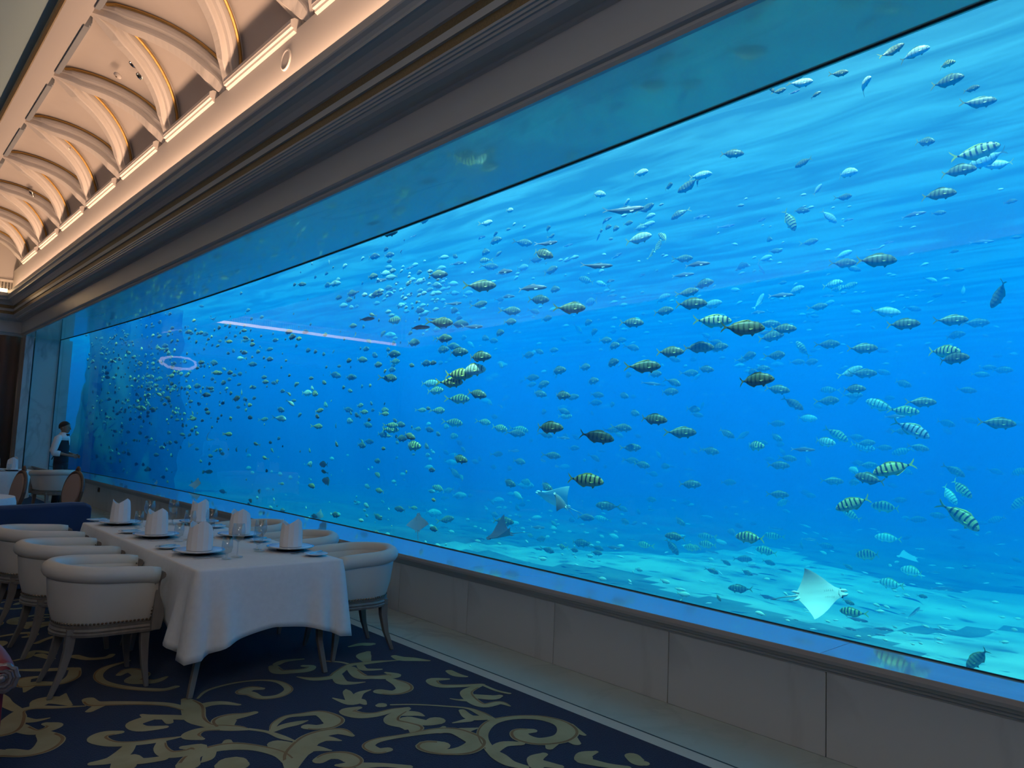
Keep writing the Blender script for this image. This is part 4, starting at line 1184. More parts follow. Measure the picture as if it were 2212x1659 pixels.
# ------------------------------------------------------------------ fish
def fishmat(name, body, belly, bars, barw, fin, nbars=8, rough=0.4):
    m = bpy.data.materials.new(name); m.use_nodes = True
    nt = m.node_tree; p = nt.nodes['Principled BSDF']; p.inputs['Roughness'].default_value = rough
    tc = nt.nodes.new('ShaderNodeTexCoord'); sp = nt.nodes.new('ShaderNodeSeparateXYZ'); nt.links.new(tc.outputs['Object'], sp.inputs[0])
    r = nt.nodes.new('ShaderNodeMapRange'); r.inputs['From Min'].default_value = -0.10; r.inputs['From Max'].default_value = 0.03
    nt.links.new(sp.outputs['Z'], r.inputs[0])
    mx = nt.nodes.new('ShaderNodeMix'); mx.data_type = 'RGBA'; nt.links.new(r.outputs[0], mx.inputs[0])
    mx.inputs[6].default_value = (*belly, 1); mx.inputs[7].default_value = (*body, 1)
    last = mx.outputs[2]
    if bars:
        w_ = nt.nodes.new('ShaderNodeTexNoise'); w_.inputs['Scale'].default_value = 9
        nt.links.new(tc.outputs['Object'], w_.inputs['Vector'])
        a1 = nt.nodes.new('ShaderNodeMath'); a1.operation = 'MULTIPLY'; a1.inputs[1].default_value = nbars * 2 * pi; nt.links.new(sp.outputs['X'], a1.inputs[0])
        a2 = nt.nodes.new('ShaderNodeMath'); a2.operation = 'MULTIPLY_ADD'; a2.inputs[1].default_value = 2.2; nt.links.new(w_.outputs[0], a2.inputs[0]); nt.links.new(a1.outputs[0], a2.inputs[2])
        a3 = nt.nodes.new('ShaderNodeMath'); a3.operation = 'SINE'; nt.links.new(a2.outputs[0], a3.inputs[0])
        a4 = nt.nodes.new('ShaderNodeMapRange'); a4.inputs['From Min'].default_value = barw; a4.inputs['From Max'].default_value = barw + 0.25; nt.links.new(a3.outputs[0], a4.inputs[0])
        lim = nt.nodes.new('ShaderNodeMapRange'); lim.inputs['From Min'].default_value = -0.13; lim.inputs['From Max'].default_value = -0.04; nt.links.new(sp.outputs['Z'], lim.inputs[0])
        mu = nt.nodes.new('ShaderNodeMath'); mu.operation = 'MULTIPLY'; nt.links.new(a4.outputs[0], mu.inputs[0]); nt.links.new(lim.outputs[0], mu.inputs[1])
        m2 = nt.nodes.new('ShaderNodeMix'); m2.data_type = 'RGBA'; nt.links.new(mu.outputs[0], m2.inputs[0]); nt.links.new(last, m2.inputs[6]); m2.inputs[7].default_value = (*bars, 1)
        last = m2.outputs[2]
    nt.links.new(last, p.inputs['Base Color'])
    f = mat(name + '_fin', fin, 0.5)
    return [m, f, M['hair']]
FM = {
    'g': fishmat('green_fish', (0.19, 0.23, 0.14), (0.34, 0.38, 0.22), (0.09, 0.11, 0.08), 0.2, (0.36, 0.36, 0.10)),
    'y': fishmat('banded_fish', (0.66, 0.56, 0.20), (0.80, 0.70, 0.28), (0.035, 0.04, 0.03), 0.25, (0.75, 0.65, 0.08)),
    'w': fishmat('bright_fish', (0.95, 0.93, 0.70), (1.0, 0.98, 0.88), (0.16, 0.15, 0.08), 0.6, (0.85, 0.75, 0.15)),
    'b': fishmat('silver_banded_fish', (0.50, 0.55, 0.55), (0.75, 0.78, 0.78), (0.06, 0.07, 0.09), 0.3, (0.60, 0.60, 0.20)),
    'p': fishmat('pale_fish', (0.62, 0.70, 0.60), (0.82, 0.86, 0.80), (0.30, 0.34, 0.28), 0.7, (0.50, 0.52, 0.25)),
    's': fishmat('slender_fish', (0.10, 0.16, 0.26), (0.90, 0.95, 0.98), None, 0, (0.50, 0.62, 0.66)),
}
def fish_mesh(name, mats, slim=False, bend=0.0):
    """unit-length fish, head at +x, centred"""
    b = MB()
    if slim: pr = [(0.50, .006, .006, 0), (0.47, .030, .022, 0), (0.40, .058, .040, 0), (0.25, .082, .052, 0), (0.05, .088, .055, 0), (-0.15, .072, .045, 0), (-0.30, .042, .028, 0), (-0.38, .020, .014, 0), (-0.41, .015, .010, 0)]
    else: pr = [(0.50, .012, .010, -.02), (0.475, .052, .034, -.015), (0.42, .095, .055, -.005), (0.33, .140, .072, 0.005), (0.18, .172, .080, 0.005), (0.0, .170, .075, 0), (-0.15, .132, .056, 0), (-0.27, .075, .034, 0), (-0.34, .034, .018, 0), (-0.38, .022, .012, 0)]
    def bx(x): return bend * (max(0, 0.15 - x)) ** 2 * 2.2
    n = 10
    b.rings([[(x, w_ * cos(2 * pi * k / n) + bx(x), h * sin(2 * pi * k / n) + dz_) for k in range(n)] for x, h, w_, dz_ in pr], 0)
    def fin(pts, th=0.006, mi=1):
        A = [(x, -th + bx(x), z) for x, z in pts]; B_ = [(x, th + bx(x), z) for x, z in pts]
        k = len(pts)
        b.add(A + B_, [tuple(range(k)), tuple(range(2 * k - 1, k - 1, -1))] + [(i, i + k, (i + 1) % k + k, (i + 1) % k) for i in range(k)], mi)
    hh = 0.018 if not slim else 0.012
    T = 0.15 if not slim else 0.085
    fin([(-0.36, hh), (-0.42, hh * 2.2), (-0.52, T), (-0.50, T * .55), (-0.435, 0), (-0.42, 0), (-0.37, 0)]); fin([(-0.36, -hh), (-0.37, 0), (-0.42, 0), (-0.435, 0), (-0.50, -T * .55), (-0.52, -T), (-0.42, -hh * 2.2)])
    if slim:
        fin([(0.18, .078), (0.08, .115), (-0.10, .085), (-0.20, .055), (0.0, .07)]); fin([(-0.02, -.075), (-0.10, -.105), (-0.24, -.055), (-0.20, -.045)])
    else:
        fin([(0.22, .160), (0.12, .205), (-0.02, .195), (-0.22, .118), (-0.30, .060), (-0.24, .070), (0.0, .155)]); fin([(0.02, -.160), (-0.06, -.205), (-0.20, -.135), (-0.29, -.065), (-0.2, -.09)])
        fin([(0.26, -.150), (0.20, -.215), (0.16, -.155)])
    for s in (-1, 1):
        w0 = 0.030 if slim else 0.052
        z0 = 0.008 if slim else 0.02
        b.add([(0.27, s * w0, z0 - .04), (0.16, s * (w0 + .05), z0 - .085), (0.12, s * (w0 + .045), z0 - .055), (0.265, s * w0, z0 - .028)], [(0, 1, 2, 3)], 1)
        r = 0.012 if slim else 0.017
        ex, ey = 0.425, (0.034 if slim else 0.050)
        b.add([(ex, s * (ey + .006), z0)] + [(ex + r * cos(k * pi / 4), s * ey, z0 + r * sin(k * pi / 4)) for k in range(8)], [(0, 1 + k, 1 + (k + 1) % 8) for k in range(8)], 2)
    me = bpy.data.meshes.new(name); me.from_pydata(b.v, [], b.f)
    for mm in mats: me.materials.append(mm)
    me.polygons.foreach_set('material_index', b.m)
    me.polygons.foreach_set('use_smooth', [mi == 0 for mi in b.m]); me.update()
    return me
FMESH = {k: [fish_mesh('fish', FM[k], k == 's', bd) for bd in (0.0, 0.35, -0.35)] for k in FM}
LEN = {'g': 0.34, 'y': 0.40, 'w': 0.40, 'b': 0.44, 'p': 0.36, 's': 0.30}
KN = {'g': 'dark green fish', 'y': 'yellow banded fish', 'w': 'sunlit white fish', 'b': 'big silver banded fish', 'p': 'pale silvery fish', 's': 'slender blue fish'}
NM = {'g': 'green_fish', 'y': 'banded_fish', 'w': 'bright_banded_fish', 'b': 'silver_banded_fish', 'p': 'pale_fish', 's': 'slender_fish'}
